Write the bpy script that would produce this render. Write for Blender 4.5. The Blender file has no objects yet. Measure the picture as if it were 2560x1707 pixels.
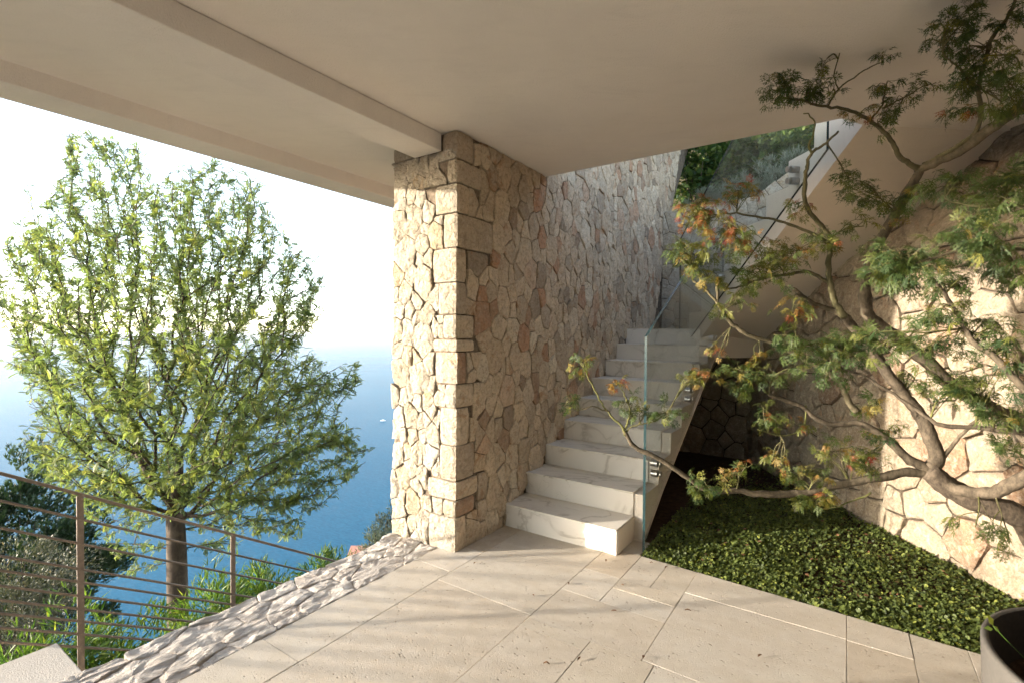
import bpy, bmesh, math, random
import numpy as np
from mathutils import Vector, Matrix, noise
PI = math.pi
R = math.radians
S = bpy.context.scene
COL = S.collection
rng = random.Random(7)

# ------------------------------------------------------------------ camera, light, exposure
PITCH, ROLL, PSI = 0.0155, 0.0067, 0.5942
cam_d = bpy.data.cameras.new('camera')
cam = bpy.data.objects.new('camera', cam_d)
COL.objects.link(cam)
fw = Vector((0, math.cos(PITCH), -math.sin(PITCH)))
up0 = Vector((0, math.sin(PITCH), math.cos(PITCH)))
r0 = Vector((1, 0, 0))
cr = math.cos(ROLL) * r0 + math.sin(ROLL) * up0
cu = -math.sin(ROLL) * r0 + math.cos(ROLL) * up0
cam.matrix_world = Matrix(((cr.x, cu.x, -fw.x, 0), (cr.y, cu.y, -fw.y, 0), (cr.z, cu.z, -fw.z, 1.5), (0, 0, 0, 1)))
cam_d.sensor_width = 36.0
cam_d.lens = 36.0 * 1239.4 / 2560
cam_d.clip_start = 0.05
cam_d.clip_end = 120000
cam_d.dof.use_dof = True
cam_d.dof.focus_distance = 4.0
cam_d.dof.aperture_fstop = 2.8
S.camera = cam

SUN_AZ, SUN_EL = R(6.4), R(8.25)          # light travels towards +X, a little towards +Y
world = bpy.data.worlds.new('World')
S.world = world
world.use_nodes = True
wn = world.node_tree.nodes
wl = world.node_tree.links
wn.clear()
wout = wn.new('ShaderNodeOutputWorld')
wbg = wn.new('ShaderNodeBackground')
sky = wn.new('ShaderNodeTexSky')
sky.sky_type = 'NISHITA'
sky.sun_disc = False
sky.sun_elevation = SUN_EL
sky.sun_rotation = math.atan2(-math.cos(SUN_AZ), -math.sin(SUN_AZ))
sky.altitude = 60
sky.air_density = 0.7
sky.dust_density = 0.7
sky.ozone_density = 0.6
wbg.inputs['Strength'].default_value = 0.15
hsv = wn.new('ShaderNodeHueSaturation')          # milky, hazy morning: the sky is nearly white
hsv.inputs['Saturation'].default_value = 0.70
wl.new(sky.outputs[0], hsv.inputs['Color'])
wl.new(hsv.outputs[0], wbg.inputs[0])
wl.new(wbg.outputs[0], wout.inputs[0])

sun_d = bpy.data.lights.new('sun', 'SUN')
sun_d.energy = 2.0
sun_d.angle = R(1.0)
sun_d.color = (1.0, 0.88, 0.73)
sun = bpy.data.objects.new('sun', sun_d)
COL.objects.link(sun)
ldir = Vector((math.cos(SUN_AZ) * math.cos(SUN_EL), math.sin(SUN_AZ) * math.cos(SUN_EL), -math.sin(SUN_EL)))
sun.rotation_euler = ldir.to_track_quat('-Z', 'Y').to_euler()
sun.location = (-8, -1, 6)

S.view_settings.view_transform = 'Standard'
S.view_settings.look = 'None'
S.view_settings.gamma = 1
S.view_settings.use_curve_mapping = False
S.view_settings.exposure = 3.0
S.render.engine = 'CYCLES'
S.cycles.max_bounces = 10
S.cycles.diffuse_bounces = 6
S.cycles.glossy_bounces = 4
S.cycles.transparent_max_bounces = 16
S.cycles.transmission_bounces = 6
S.cycles.sample_clamp_indirect = 8
S.cycles.caustics_reflective = False
S.cycles.caustics_refractive = False
S.cycles.use_denoising = True
try:
    S.cycles.denoiser = 'OPENIMAGEDENOISE'
except Exception:
    pass

# ------------------------------------------------------------------ helpers
SP, CP = math.sin(PSI), math.cos(PSI)


def W(n, v, h=0.0):
    """building axes (n across, v along the wall) to world"""
    return Vector((n * CP + v * SP, -n * SP + v * CP, h))


def NV(x, y):
    return x * CP - y * SP, x * SP + y * CP


def at(px, py, y):
    """a point at depth y metres seen at photo position (px,py), used to take measurements off the photo"""
    x, z = px * 2560 / 2352, py * 2560 / 2352
    d = fw + cr * ((x - 1280) / 1239.4) - cu * ((z - 853.5) / 1239.4)
    return Vector((0, 0, 1.5)) + d * (y / d.y)


def mesh_from(name, verts, faces, mats=None, smooth=False, fm=None):
    me = bpy.data.meshes.new(name)
    me.from_pydata([tuple(v) for v in verts], [], faces)
    for m in (mats or []):
        me.materials.append(m)
    if fm is not None:
        me.polygons.foreach_set('material_index', fm)
    if smooth:
        me.polygons.foreach_set('use_smooth', [True] * len(me.polygons))
    me.update()
    return me


def link(name, me, parent=None, **props):
    o = bpy.data.objects.new(name, me)
    COL.objects.link(o)
    if parent is not None:
        o.parent = parent
        o.matrix_parent_inverse = Matrix.Translation(parent.location).inverted()
    for k, val in props.items():
        o[k] = val
    return o


def thing(name, label, cat, loc=(0, 0, 0), group=None, kind=None):
    o = bpy.data.objects.new(name, None)
    o.empty_display_size = 0.1
    COL.objects.link(o)
    o.location = loc
    o['label'] = label
    o['category'] = cat
    if group:
        o['group'] = group
    if kind:
        o['kind'] = kind
    return o


def set_tint(me, vals):
    a = me.attributes.new('tint', 'FLOAT', 'POINT')
    if isinstance(vals, (int, float)):
        vals = np.full(len(me.vertices), vals, dtype=np.float32)
    a.data.foreach_set('value', np.asarray(vals, dtype=np.float32))


def recalc(me):
    bm = bmesh.new()
    bm.from_mesh(me)
    bmesh.ops.recalc_face_normals(bm, faces=bm.faces)
    bm.to_mesh(me)
    bm.free()


def prism(name, poly, z0, z1, mats, bevel=0.0, parent=None, **props):
    """vertical prism over a CCW polygon of (x,y)"""
    k = len(poly)
    vs = [(p[0], p[1], z0) for p in poly] + [(p[0], p[1], z1) for p in poly]
    fs = [list(range(k))[::-1], list(range(k, 2 * k))] + [[i, (i + 1) % k, k + (i + 1) % k, k + i] for i in range(k)]
    me = mesh_from(name, vs, fs, mats)
    bm = bmesh.new()
    bm.from_mesh(me)
    bmesh.ops.recalc_face_normals(bm, faces=bm.faces)
    if bevel:
        bmesh.ops.bevel(bm, geom=bm.edges[:], offset=bevel, segments=1, affect='EDGES')
    bm.to_mesh(me)
    bm.free()
    return link(name, me, parent, **props)


def nvbox(name, n0, n1, v0, v1, h0, h1, mats, bevel=0.0, parent=None, **props):
    poly = [W(n0, v0), W(n1, v0), W(n1, v1), W(n0, v1)]
    return prism(name, [(p.x, p.y) for p in poly], h0, h1, mats, bevel, parent, **props)


def extrude_profile(name, prof, to3, w0, w1, mats, parent=None, bevel=0.0, **props):
    """profile polygon [(s,h)] swept from lateral w0 to w1; to3(s,w,h) gives world"""
    k = len(prof)
    vs = [to3(s, w0, h) for s, h in prof] + [to3(s, w1, h) for s, h in prof]
    fs = [list(range(k)), list(range(k, 2 * k))[::-1]] + [[i, (i + 1) % k, k + (i + 1) % k, k + i] for i in range(k)]
    me = mesh_from(name, vs, fs, mats)
    bm = bmesh.new()
    bm.from_mesh(me)
    bmesh.ops.recalc_face_normals(bm, faces=bm.faces)
    if bevel:
        bmesh.ops.bevel(bm, geom=bm.edges[:], offset=bevel, segments=2, affect='EDGES')
    bm.to_mesh(me)
    bm.free()
    return link(name, me, parent, **props)


class Geo:
    """collects vertices and faces"""
    def __init__(self):
        self.v, self.f, self.t = [], [], []

    def add(self, vs, fs, tint=0.5):
        b = len(self.v)
        self.v += [tuple(p) for p in vs]
        self.f += [[i + b for i in f] for f in fs]
        self.t += [tint] * len(vs)

    def tube(self, pts, rad, sides=6, cap=True, tint=0.5):
        pts = [Vector(p) for p in pts]
        k = len(pts)
        ref = Vector((0.31, 0.17, 0.93)).normalized()
        vs, fs = [], []
        prev = None
        for i, p in enumerate(pts):
            d = (pts[min(i + 1, k - 1)] - pts[max(i - 1, 0)])
            if d.length < 1e-9:
                d = Vector((0, 0, 1))
            d.normalize()
            a = prev if prev is not None else (ref if abs(d.dot(ref)) < 0.95 else Vector((1, 0, 0)))
            x = (a - d * a.dot(d)).normalized()
            y = d.cross(x)
            prev = x
            r = rad[i] if hasattr(rad, '__len__') else rad
            for j in range(sides):
                t = 2 * PI * j / sides
                vs.append(p + x * (r * math.cos(t)) + y * (r * math.sin(t)))
        for i in range(k - 1):
            for j in range(sides):
                a, b = i * sides + j, i * sides + (j + 1) % sides
                fs.append([a, b, b + sides, a + sides])
        if cap:
            fs.append(list(range(sides))[::-1])
            fs.append([(k - 1) * sides + j for j in range(sides)])
        self.add(vs, fs, tint)

    def bar(self, a, b, w, h, tint=0.5):
        """square bar from a to b, w across, h tall"""
        a, b = Vector(a), Vector(b)
        d = (b - a).normalized()
        x = d.cross(Vector((0, 0, 1)))
        if x.length < 1e-4:
            x = Vector((CP, -SP, 0))
        x.normalize()
        y = x.cross(d).normalized()
        vs = []
        for p in (a, b):
            for sx, sy in ((-1, -1), (1, -1), (1, 1), (-1, 1)):
                vs.append(p + x * (sx * w / 2) + y * (sy * h / 2))
        self.add(vs, [[3, 2, 1, 0], [4, 5, 6, 7], [0, 1, 5, 4], [1, 2, 6, 5], [2, 3, 7, 6], [3, 0, 4, 7]], tint)

    def build(self, name, mats, parent=None, smooth=False, tint=False, **props):
        me = mesh_from(name, self.v, self.f, mats, smooth)
        if tint:
            set_tint(me, self.t)
        return link(name, me, parent, **props)


def smooth_path(pts, step=4):
    pts = [Vector(p) for p in pts]
    if len(pts) < 3:
        return pts
    out = []
    P = [pts[0] * 2 - pts[1]] + pts + [pts[-1] * 2 - pts[-2]]
    for i in range(1, len(P) - 2):
        for k in range(step):
            t = k / step
            a, b, c, d = P[i - 1], P[i], P[i + 1], P[i + 2]
            out.append(0.5 * ((2 * b) + (c - a) * t + (2 * a - 5 * b + 4 * c - d) * t * t + (3 * b - a - 3 * c + d) * t ** 3))
    out.append(pts[-1])
    return out


# ------------------------------------------------------------------ materials
def new_mat(name):
    m = bpy.data.materials.new(name)
    m.use_nodes = True
    nt = m.node_tree
    nt.nodes.clear()
    out = nt.nodes.new('ShaderNodeOutputMaterial')
    return m, nt, out


class N:
    """tiny node writer"""
    def __init__(self, nt):
        self.nt = nt

    def node(self, typ, **kw):
        n = self.nt.nodes.new(typ)
        for k, v in kw.items():
            setattr(n, k, v)
        return n

    def put(self, sock, val):
        if isinstance(val, bpy.types.NodeSocket):
            self.nt.links.new(val, sock)
        elif val is not None:
            if isinstance(val, (tuple, list)) and len(val) == 3 and sock.type == 'RGBA':
                val = (*val, 1)
            sock.default_value = val

    def pos(self):
        return self.node('ShaderNodeNewGeometry').outputs['Position']

    def mapping(self, vec, scale=(1, 1, 1), rot=(0, 0, 0), loc=(0, 0, 0)):
        m = self.node('ShaderNodeMapping')
        self.put(m.inputs['Vector'], vec)
        self.put(m.inputs['Scale'], scale)
        self.put(m.inputs['Rotation'], rot)
        self.put(m.inputs['Location'], loc)
        return m.outputs[0]

    def noise(self, vec, scale, detail=4, rough=0.55, dist=0.0):
        n = self.node('ShaderNodeTexNoise')
        self.put(n.inputs['Vector'], vec)
        self.put(n.inputs['Scale'], scale)
        self.put(n.inputs['Detail'], detail)
        self.put(n.inputs['Roughness'], rough)
        self.put(n.inputs['Distortion'], dist)
        return n.outputs[0]

    def voronoi(self, vec, scale, out='Distance', feature='F1'):
        n = self.node('ShaderNodeTexVoronoi', feature=feature)
        self.put(n.inputs['Vector'], vec)
        self.put(n.inputs['Scale'], scale)
        return n.outputs[out]

    def ramp(self, fac, stops, interp='LINEAR'):
        n = self.node('ShaderNodeValToRGB')
        cr_ = n.color_ramp
        cr_.interpolation = interp
        while len(cr_.elements) < len(stops):
            cr_.elements.new(0.5)
        for e, (p, c) in zip(cr_.elements, stops):
            e.position = p
            e.color = (*c, 1) if len(c) == 3 else c
        self.put(n.inputs[0], fac)
        return n.outputs[0]

    def mix(self, fac, a, b, mode='MIX'):
        n = self.node('ShaderNodeMix', data_type='RGBA', blend_type=mode)
        self.put(n.inputs[0], fac)
        self.put(n.inputs[6], a)
        self.put(n.inputs[7], b)
        return n.outputs[2]

    def math(self, op, a, b=None, c=None, clamp=False):
        n = self.node('ShaderNodeMath', operation=op, use_clamp=clamp)
        self.put(n.inputs[0], a)
        if b is not None:
            self.put(n.inputs[1], b)
        if c is not None:
            self.put(n.inputs[2], c)
        return n.outputs[0]

    def rng(self, v, a, b, c, d):
        n = self.node('ShaderNodeMapRange')
        self.put(n.inputs[0], v)
        for i, x in enumerate((a, b, c, d)):
            self.put(n.inputs[1 + i], x)
        return n.outputs[0]

    def attr(self, name):
        return self.node('ShaderNodeAttribute', attribute_name=name).outputs['Fac']

    def bump(self, h, strength, dist, normal=None):
        n = self.node('ShaderNodeBump')
        self.put(n.inputs['Strength'], strength)
        self.put(n.inputs['Distance'], dist)
        self.put(n.inputs['Height'], h)
        if normal is not None:
            self.put(n.inputs['Normal'], normal)
        return n.outputs[0]

    def bsdf(self, out, color, rough=0.8, normal=None, spec=0.3, **kw):
        b = self.node('ShaderNodeBsdfPrincipled')
        self.put(b.inputs['Base Color'], color)
        self.put(b.inputs['Roughness'], rough)
        self.put(b.inputs['Specular IOR Level'], spec)
        if normal is not None:
            self.put(b.inputs['Normal'], normal)
        for k, v in kw.items():
            self.put(b.inputs[k], v)
        self.nt.links.new(b.outputs[0], out.inputs[0])
        return b


def mat_stone(name, pal, rust=0.35, bump=1.0, grain=1.0, stain=(0.34, 0.155, 0.055)):
    m, nt, out = new_mat(name)
    g = N(nt)
    p = g.pos()
    t = g.attr('tint')
    base = g.ramp(t, pal)
    warp = g.noise(p, 3.0, 3, 0.6)
    big = g.noise(p, 7.0, 5, 0.62, 0.8)
    base = g.mix(g.rng(big, 0.38, 0.72, 0.0, 0.42), base, (0.30, 0.245, 0.175))
    # iron stains, in patches that differ from stone to stone
    off = g.node('ShaderNodeCombineXYZ')
    g.put(off.inputs[0], g.math('MULTIPLY', t, 37.0))
    g.put(off.inputs[1], g.math('MULTIPLY', t, 91.0))
    va = g.node('ShaderNodeVectorMath', operation='ADD')
    g.put(va.inputs[0], p)
    g.put(va.inputs[1], off.outputs[0])
    st = g.noise(va.outputs[0], 5.0, 6, 0.68, 1.0)
    base = g.mix(g.rng(st, 0.56, 0.68, 0.0, rust), base, stain)
    st2 = g.noise(va.outputs[0], 9.0, 6, 0.7, 0.5)
    base = g.mix(g.rng(st2, 0.60, 0.72, 0.0, 0.35), base, (0.17, 0.125, 0.09))
    base = g.mix(g.rng(g.noise(p, 60, 3, 0.7), 0.35, 0.75, 0.0, 0.30), base, (0.62, 0.55, 0.45))
    grit = g.noise(p, 38, 6, 0.75, 0.4)
    base = g.mix(g.rng(grit, 0.48, 0.64, 0.0, 0.48), base, (0.19, 0.145, 0.10))
    base = g.mix(g.rng(g.noise(va.outputs[0], 22, 5, 0.7, 0.6), 0.52, 0.66, 0.0, 0.30), base, (0.60, 0.54, 0.45))
    pits = g.voronoi(va.outputs[0], 75.0)
    pit = g.math('MULTIPLY', g.rng(pits, 0.0, 0.26, 1.0, 0.0), g.rng(g.noise(p, 14, 3), 0.5, 0.62, 0.0, 1.0), clamp=True)
    base = g.mix(g.math('MULTIPLY', pit, 0.6), base, (0.10, 0.07, 0.045))
    h1 = g.noise(p, 16 * grain, 8, 0.66, 0.6)
    h2 = g.noise(p, 90, 5, 0.6)
    h = g.math('ADD', g.math('MULTIPLY', h1, 1.0), g.math('MULTIPLY', h2, 0.16))
    h = g.math('SUBTRACT', h, g.math('MULTIPLY', pit, 0.22))
    nb = g.bump(h, 1.0, 0.042 * bump)
    g.bsdf(out, base, 0.9, nb, 0.15)
    return m


PAL_WALL = [(0.0, (0.50, 0.43, 0.34)), (0.22, (0.42, 0.345, 0.26)), (0.42, (0.55, 0.49, 0.40)), (0.58, (0.33, 0.28, 0.225)),
            (0.72, (0.50, 0.43, 0.335)), (0.84, (0.21, 0.175, 0.14)), (0.93, (0.36, 0.20, 0.12)), (1.0, (0.60, 0.54, 0.45))]
PAL_WALL = [(p_, (min(0.75, 1.38 * c_[0]), min(0.68, 1.29 * c_[1]), min(0.6, 1.18 * c_[2]))) for p_, c_ in PAL_WALL]
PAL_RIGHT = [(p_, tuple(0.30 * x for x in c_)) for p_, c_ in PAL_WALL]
PAL_FRONT = [(0.0, (0.44, 0.395, 0.32)), (0.3, (0.49, 0.445, 0.37)), (0.55, (0.41, 0.355, 0.275)), (0.8, (0.52, 0.48, 0.41)), (1.0, (0.44, 0.35, 0.235))]
PAL_KERB = [(0.0, (0.60, 0.55, 0.50)), (0.4, (0.68, 0.635, 0.58)), (0.7, (0.55, 0.49, 0.435)), (1.0, (0.70, 0.66, 0.61))]
M_wall = mat_stone('wall_stone', PAL_WALL, 0.75)
PAL_FRONT = [(p_, tuple(0.98 * x for x in c_)) for p_, c_ in PAL_FRONT]
M_front = mat_stone('corner_stone', PAL_FRONT, 0.60, 1.5, 1.25, (0.40, 0.235, 0.075))
M_hollow_shade = mat_stone('shade_darkened_stone', [(p_, tuple(0.30 * x for x in c_)) for p_, c_ in PAL_WALL], 0.4, 0.8, 0.7)  # wall stone darkened: shade of the stair hollow put into the colour
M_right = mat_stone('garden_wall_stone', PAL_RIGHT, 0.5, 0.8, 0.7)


def mat_kerb():
    m, nt, out = new_mat('split_limestone')
    g = N(nt)
    p = g.pos()
    t = g.attr('tint')
    q = g.mapping(p, (1, 1, 1), (0, 0, PSI))
    q = g.mapping(q, (1.9, 1.0, 1.0))
    base = g.ramp(t, PAL_KERB)
    lay = g.noise(q, 15, 8, 0.74, 0.8)
    base = g.mix(g.rng(lay, 0.44, 0.66, 0.0, 0.50), base, (0.38, 0.30, 0.24))
    base = g.mix(g.rng(g.noise(q, 5, 6, 0.7, 0.5), 0.58, 0.70, 0.0, 0.5), base, (0.46, 0.30, 0.19))
    base = g.mix(g.rng(g.noise(p, 50, 4), 0.4, 0.7, 0.0, 0.35), base, (0.70, 0.66, 0.60))
    h = g.math('ADD', lay, g.math('MULTIPLY', g.noise(q, 40, 6, 0.65), 0.3))
    g.bsdf(out, base, 0.9, g.bump(h, 1.0, 0.045), 0.15)
    return m


M_kerb = mat_kerb()


def mat_mortar(name='mortar', c0=(0.06, 0.046, 0.034), c1=(0.25, 0.20, 0.15)):
    m, nt, out = new_mat(name)
    g = N(nt)
    p = g.pos()
    c = g.ramp(g.noise(p, 30, 5, 0.7), [(0.3, c0), (0.7, c1)])
    g.bsdf(out, c, 0.95, g.bump(g.noise(p, 120, 4), 0.8, 0.006), 0.1)
    return m


M_mortar = mat_mortar()
M_joint = mat_mortar('dark_joint', (0.035, 0.027, 0.02), (0.10, 0.078, 0.058))
M_grout = mat_mortar('pale_grout', (0.36, 0.31, 0.26), (0.52, 0.46, 0.40))


def mat_plaster(name, col, bump=1.0):
    m, nt, out = new_mat(name)
    g = N(nt)
    p = g.pos()
    big = g.noise(p, 1.1, 4, 0.6, 0.4)
    c = g.mix(g.rng(big, 0.3, 0.7, 0.0, 1.0), [x * 0.93 for x in col], [x * 1.05 for x in col])
    c = g.mix(g.rng(g.noise(p, 220, 3, 0.6), 0.35, 0.7, 0.0, 0.25), c, [x * 0.72 for x in col])
    tr = g.noise(g.mapping(p, (1.0, 4.5, 1.0), (0, 0, 0.45)), 2.2, 6, 0.65, 1.2)
    c = g.mix(g.rng(tr, 0.52, 0.72, 0.0, 0.30), c, [x * 0.80 for x in col])
    c = g.mix(g.rng(g.noise(p, 0.55, 3, 0.5), 0.5, 0.7, 0.0, 0.35), c, [x * 0.86 for x in col])
    h = g.math('ADD', g.noise(p, 120, 4, 0.65), g.math('MULTIPLY', g.noise(p, 14, 4), 0.6))
    g.bsdf(out, c, 0.92, g.bump(h, 0.8, 0.008 * bump), 0.15)
    return m


M_plaster = mat_plaster('render_plaster', (0.80, 0.75, 0.695))
M_stair_plaster = mat_plaster('stair_plaster', (0.70, 0.635, 0.55), 0.6)
M_concrete = mat_plaster('pale_concrete', (0.43, 0.40, 0.36), 0.8)


def mat_travertine():
    m, nt, out = new_mat('travertine')
    g = N(nt)
    p = g.pos()
    oi = g.node('ShaderNodeObjectInfo').outputs['Random']
    base = g.ramp(oi, [(0.0, (0.42, 0.36, 0.285)), (0.25, (0.51, 0.48, 0.43)), (0.5, (0.46, 0.415, 0.345)), (0.75, (0.54, 0.515, 0.47)), (1.0, (0.41, 0.365, 0.30))])
    q = g.mapping(p, (1, 1, 1), (0, 0, PSI))
    q = g.mapping(q, (1.0, 3.0, 1.0))
    band = g.noise(q, 3.2, 6, 0.62, 0.8)
    base = g.mix(g.rng(band, 0.3, 0.72, 0.0, 0.5), base, (0.43, 0.365, 0.285))
    base = g.mix(g.rng(g.noise(p, 9, 5, 0.65), 0.45, 0.7, 0.0, 0.35), base, (0.62, 0.58, 0.51))
    q2 = g.mapping(q, (1.0, 0.6, 1.0))
    holes = g.voronoi(q2, 26)
    mask = g.rng(g.noise(q, 5, 4, 0.6), 0.44, 0.60, 0.0, 1.0)
    wob = g.math('ADD', holes, g.math('MULTIPLY', g.math('SUBTRACT', g.noise(p, 90, 3), 0.5), 0.30))
    hole = g.math('MULTIPLY', g.rng(wob, 0.08, 0.20, 1.0, 0.0), mask, clamp=True)
    holes2 = g.voronoi(q2, 60)
    hole2 = g.math('MULTIPLY', g.rng(holes2, 0.08, 0.24, 0.8, 0.0), g.rng(g.noise(q, 9, 3, 0.6), 0.40, 0.6, 0.0, 1.0), clamp=True)
    hole = g.math('MAXIMUM', hole, hole2)
    fine = g.noise(p, 130, 4, 0.7)
    pin = g.rng(fine, 0.56, 0.70, 0.0, 1.0)
    base = g.mix(g.math('MULTIPLY', hole, 0.72), base, (0.15, 0.11, 0.075))
    base = g.mix(g.math('MULTIPLY', pin, 0.42), base, (0.31, 0.25, 0.185))
    base = g.mix(g.rng(g.noise(p, 0.9, 5, 0.65), 0.42, 0.70, 0.0, 0.28), base, (0.36, 0.31, 0.25))
    h = g.math('SUBTRACT', g.math('MULTIPLY', fine, 0.5), g.math('MULTIPLY', hole, 1.0))
    g.bsdf(out, base, g.rng(band, 0.3, 0.7, 0.55, 0.75), g.bump(h, 0.8, 0.008), 0.3)
    return m


M_trav = mat_travertine()


def mat_marble():
    m, nt, out = new_mat('veined_marble')
    g = N(nt)
    p = g.pos()
    oi = g.node('ShaderNodeObjectInfo').outputs['Random']
    off = g.node('ShaderNodeCombineXYZ')
    g.put(off.inputs[0], g.math('MULTIPLY', oi, 23.0))
    g.put(off.inputs[2], g.math('MULTIPLY', oi, 57.0))
    va = g.node('ShaderNodeVectorMath', operation='ADD')
    g.put(va.inputs[0], p)
    g.put(va.inputs[1], off.outputs[0])
    q = g.mapping(va.outputs[0], (1, 1, 1), (0.3, 0.6, 0.4))
    q = g.mapping(q, (1.0, 2.2, 1.4))
    v1 = g.math('ABSOLUTE', g.math('SUBTRACT', g.noise(q, 1.5, 5, 0.5, 1.4), 0.5))
    v2 = g.math('ABSOLUTE', g.math('SUBTRACT', g.noise(q, 3.4, 4, 0.5, 0.9), 0.5))
    f1 = g.math('MULTIPLY', g.rng(v1, 0.0, 0.030, 1.0, 0.0), g.rng(g.noise(q, 2.1, 2), 0.36, 0.52, 0.0, 0.95), clamp=True)
    f2 = g.math('MULTIPLY', g.rng(v2, 0.0, 0.010, 0.45, 0.0), g.rng(g.noise(q, 1.3, 2), 0.45, 0.6, 0.0, 1.0), clamp=True)
    cloud = g.rng(v1, 0.0, 0.10, 0.35, 0.0)
    c = g.mix(cloud, (0.68, 0.64, 0.575), (0.56, 0.52, 0.46))
    c = g.mix(g.math('MULTIPLY', f1, 0.8), c, (0.36, 0.315, 0.255))
    c = g.mix(f2, c, (0.40, 0.36, 0.31))
    g.bsdf(out, c, 0.34, None, 0.4)
    return m


M_marble = mat_marble()


def mat_simple(name, col, rough=0.6, metal=0.0, spec=0.4, nscale=40, namp=0.15, bump=0.0):
    m, nt, out = new_mat(name)
    g = N(nt)
    p = g.pos()
    c = g.mix(g.rng(g.noise(p, nscale, 4, 0.6), 0.3, 0.7, 0.0, 1.0), [x * (1 - namp) for x in col], [x * (1 + namp) for x in col])
    nb = g.bump(g.noise(p, nscale * 4, 3), 0.5, bump) if bump else None
    g.bsdf(out, c, rough, nb, spec, Metallic=metal)
    return m


M_rail = mat_simple('bronze_painted_steel', (0.145, 0.115, 0.09), 0.5, 0.3)
M_chrome = mat_simple('polished_steel', (0.40, 0.385, 0.36), 0.30, 1.0, namp=0.05)
M_soil = mat_simple('dark_soil', (0.045, 0.028, 0.018), 0.95, 0, 0.1, 25, 0.5, 0.02)
M_pot = mat_simple('grey_planter', (0.072, 0.067, 0.061), 0.7, 0, 0.3, 60, 0.10, 0.001)
M_liner = mat_simple('planter_inside', (0.018, 0.014, 0.011), 0.8, 0, 0.2, 60, 0.3)
M_black = mat_simple('black_hose', (0.015, 0.015, 0.015), 0.5)
M_pipe = mat_simple('grey_pipe', (0.30, 0.29, 0.27), 0.6)
M_white = mat_simple('white_hull', (0.8, 0.8, 0.8), 0.4)
M_rooftile = mat_simple('clay_rooftile', (0.42, 0.20, 0.14), 0.85, 0, 0.2, 3, 0.3)
M_hwall = mat_simple('house_render', (0.62, 0.50, 0.42), 0.9, 0, 0.2, 3, 0.1)
M_dry = mat_simple('dry_leaf', (0.14, 0.075, 0.038), 0.8, 0, 0.2, 30, 0.4)
M_blocker = mat_simple('light_blocker_dark', (0.10, 0.095, 0.09), 0.25, 0, 0.4, 3, 0.1)  # dark colour of the added unseen light-blocking walls
M_shutter = mat_simple('window_dark', (0.05, 0.06, 0.07), 0.3)


def mat_bark(name, c1, c2, scale=8, green=0.0):
    m, nt, out = new_mat(name)
    g = N(nt)
    p = g.pos()
    t = g.noise(g.mapping(p, (1, 1, 0.35)), scale * 3, 6, 0.65, 0.6)
    c = g.mix(g.rng(t, 0.3, 0.7, 0, 1), c1, c2)
    c = g.mix(g.rng(g.noise(p, scale, 4, 0.6), 0.5, 0.68, 0.0, 0.5), c, [x * 1.8 for x in c2])
    if green:
        c = g.mix(g.rng(g.attr('tint'), 0.0, 1.0, 0.0, green), c, (0.13, 0.14, 0.035))
    g.bsdf(out, c, 0.85, g.bump(t, 0.7, 0.008), 0.2)
    return m


M_bark = mat_bark('acacia_bark', (0.026, 0.019, 0.014), (0.080, 0.060, 0.044), 6)
M_maplebark = mat_bark('maple_bark', (0.032, 0.025, 0.019), (0.105, 0.084, 0.062), 22, 0.75)


def mat_leaf(name, stops, transl=0.4, rough=0.5):
    m, nt, out = new_mat(name)
    g = N(nt)
    c = g.ramp(g.attr('tint'), stops)
    p = g.pos()
    c = g.mix(g.rng(g.noise(p, 60, 2), 0.3, 0.7, 0.0, 0.35), c, g.mix(1.0, c, (0.55, 0.6, 0.5), 'MULTIPLY'))
    b = g.node('ShaderNodeBsdfPrincipled')
    g.put(b.inputs['Base Color'], c)
    g.put(b.inputs['Roughness'], rough)
    g.put(b.inputs['Specular IOR Level'], 0.3)
    tr = g.node('ShaderNodeBsdfTranslucent')
    g.put(tr.inputs['Color'], g.mix(1.0, c, (1.5, 1.45, 0.7), 'MULTIPLY'))
    mx = g.node('ShaderNodeMixShader')
    g.put(mx.inputs[0], transl)
    nt.links.new(b.outputs[0], mx.inputs[1])
    nt.links.new(tr.outputs[0], mx.inputs[2])
    nt.links.new(mx.outputs[0], out.inputs[0])
    return m


M_acleaf = mat_leaf('acacia_leaf', [(0.0, (0.085, 0.135, 0.07)), (0.5, (0.15, 0.205, 0.085)), (1.0, (0.25, 0.27, 0.095))], 0.5)
M_mpleaf = mat_leaf('maple_leaf', [(0.0, (0.030, 0.060, 0.022)), (0.40, (0.075, 0.105, 0.030)), (0.62, (0.16, 0.165, 0.038)),
                                   (0.76, (0.25, 0.165, 0.05)), (0.88, (0.25, 0.085, 0.035)), (1.0, (0.19, 0.042, 0.03))], 0.42)
M_cover = mat_leaf('cover_leaf', [(0.0, (0.045, 0.068, 0.026)), (0.6, (0.135, 0.175, 0.05)), (1.0, (0.36, 0.39, 0.09))], 0.5)
M_ivy = mat_leaf('ivy_leaf', [(0.0, (0.02, 0.05, 0.02)), (0.6, (0.06, 0.11, 0.03)), (1.0, (0.16, 0.20, 0.05))], 0.3)
M_silver = mat_leaf('silver_leaf', [(0.0, (0.12, 0.15, 0.12)), (1.0, (0.28, 0.32, 0.27))], 0.2)
M_bamboo = mat_leaf('bamboo_leaf', [(0.0, (0.03, 0.075, 0.015)), (0.6, (0.09, 0.16, 0.03)), (1.0, (0.22, 0.26, 0.05))], 0.4)
M_conifer = mat_leaf('conifer_needle', [(0.0, (0.012, 0.032, 0.014)), (1.0, (0.05, 0.085, 0.03))], 0.2)
M_olive = mat_leaf('olive_leaf', [(0.0, (0.045, 0.055, 0.038)), (0.8, (0.11, 0.115, 0.08)), (1.0, (0.20, 0.16, 0.095))], 0.2)


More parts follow.
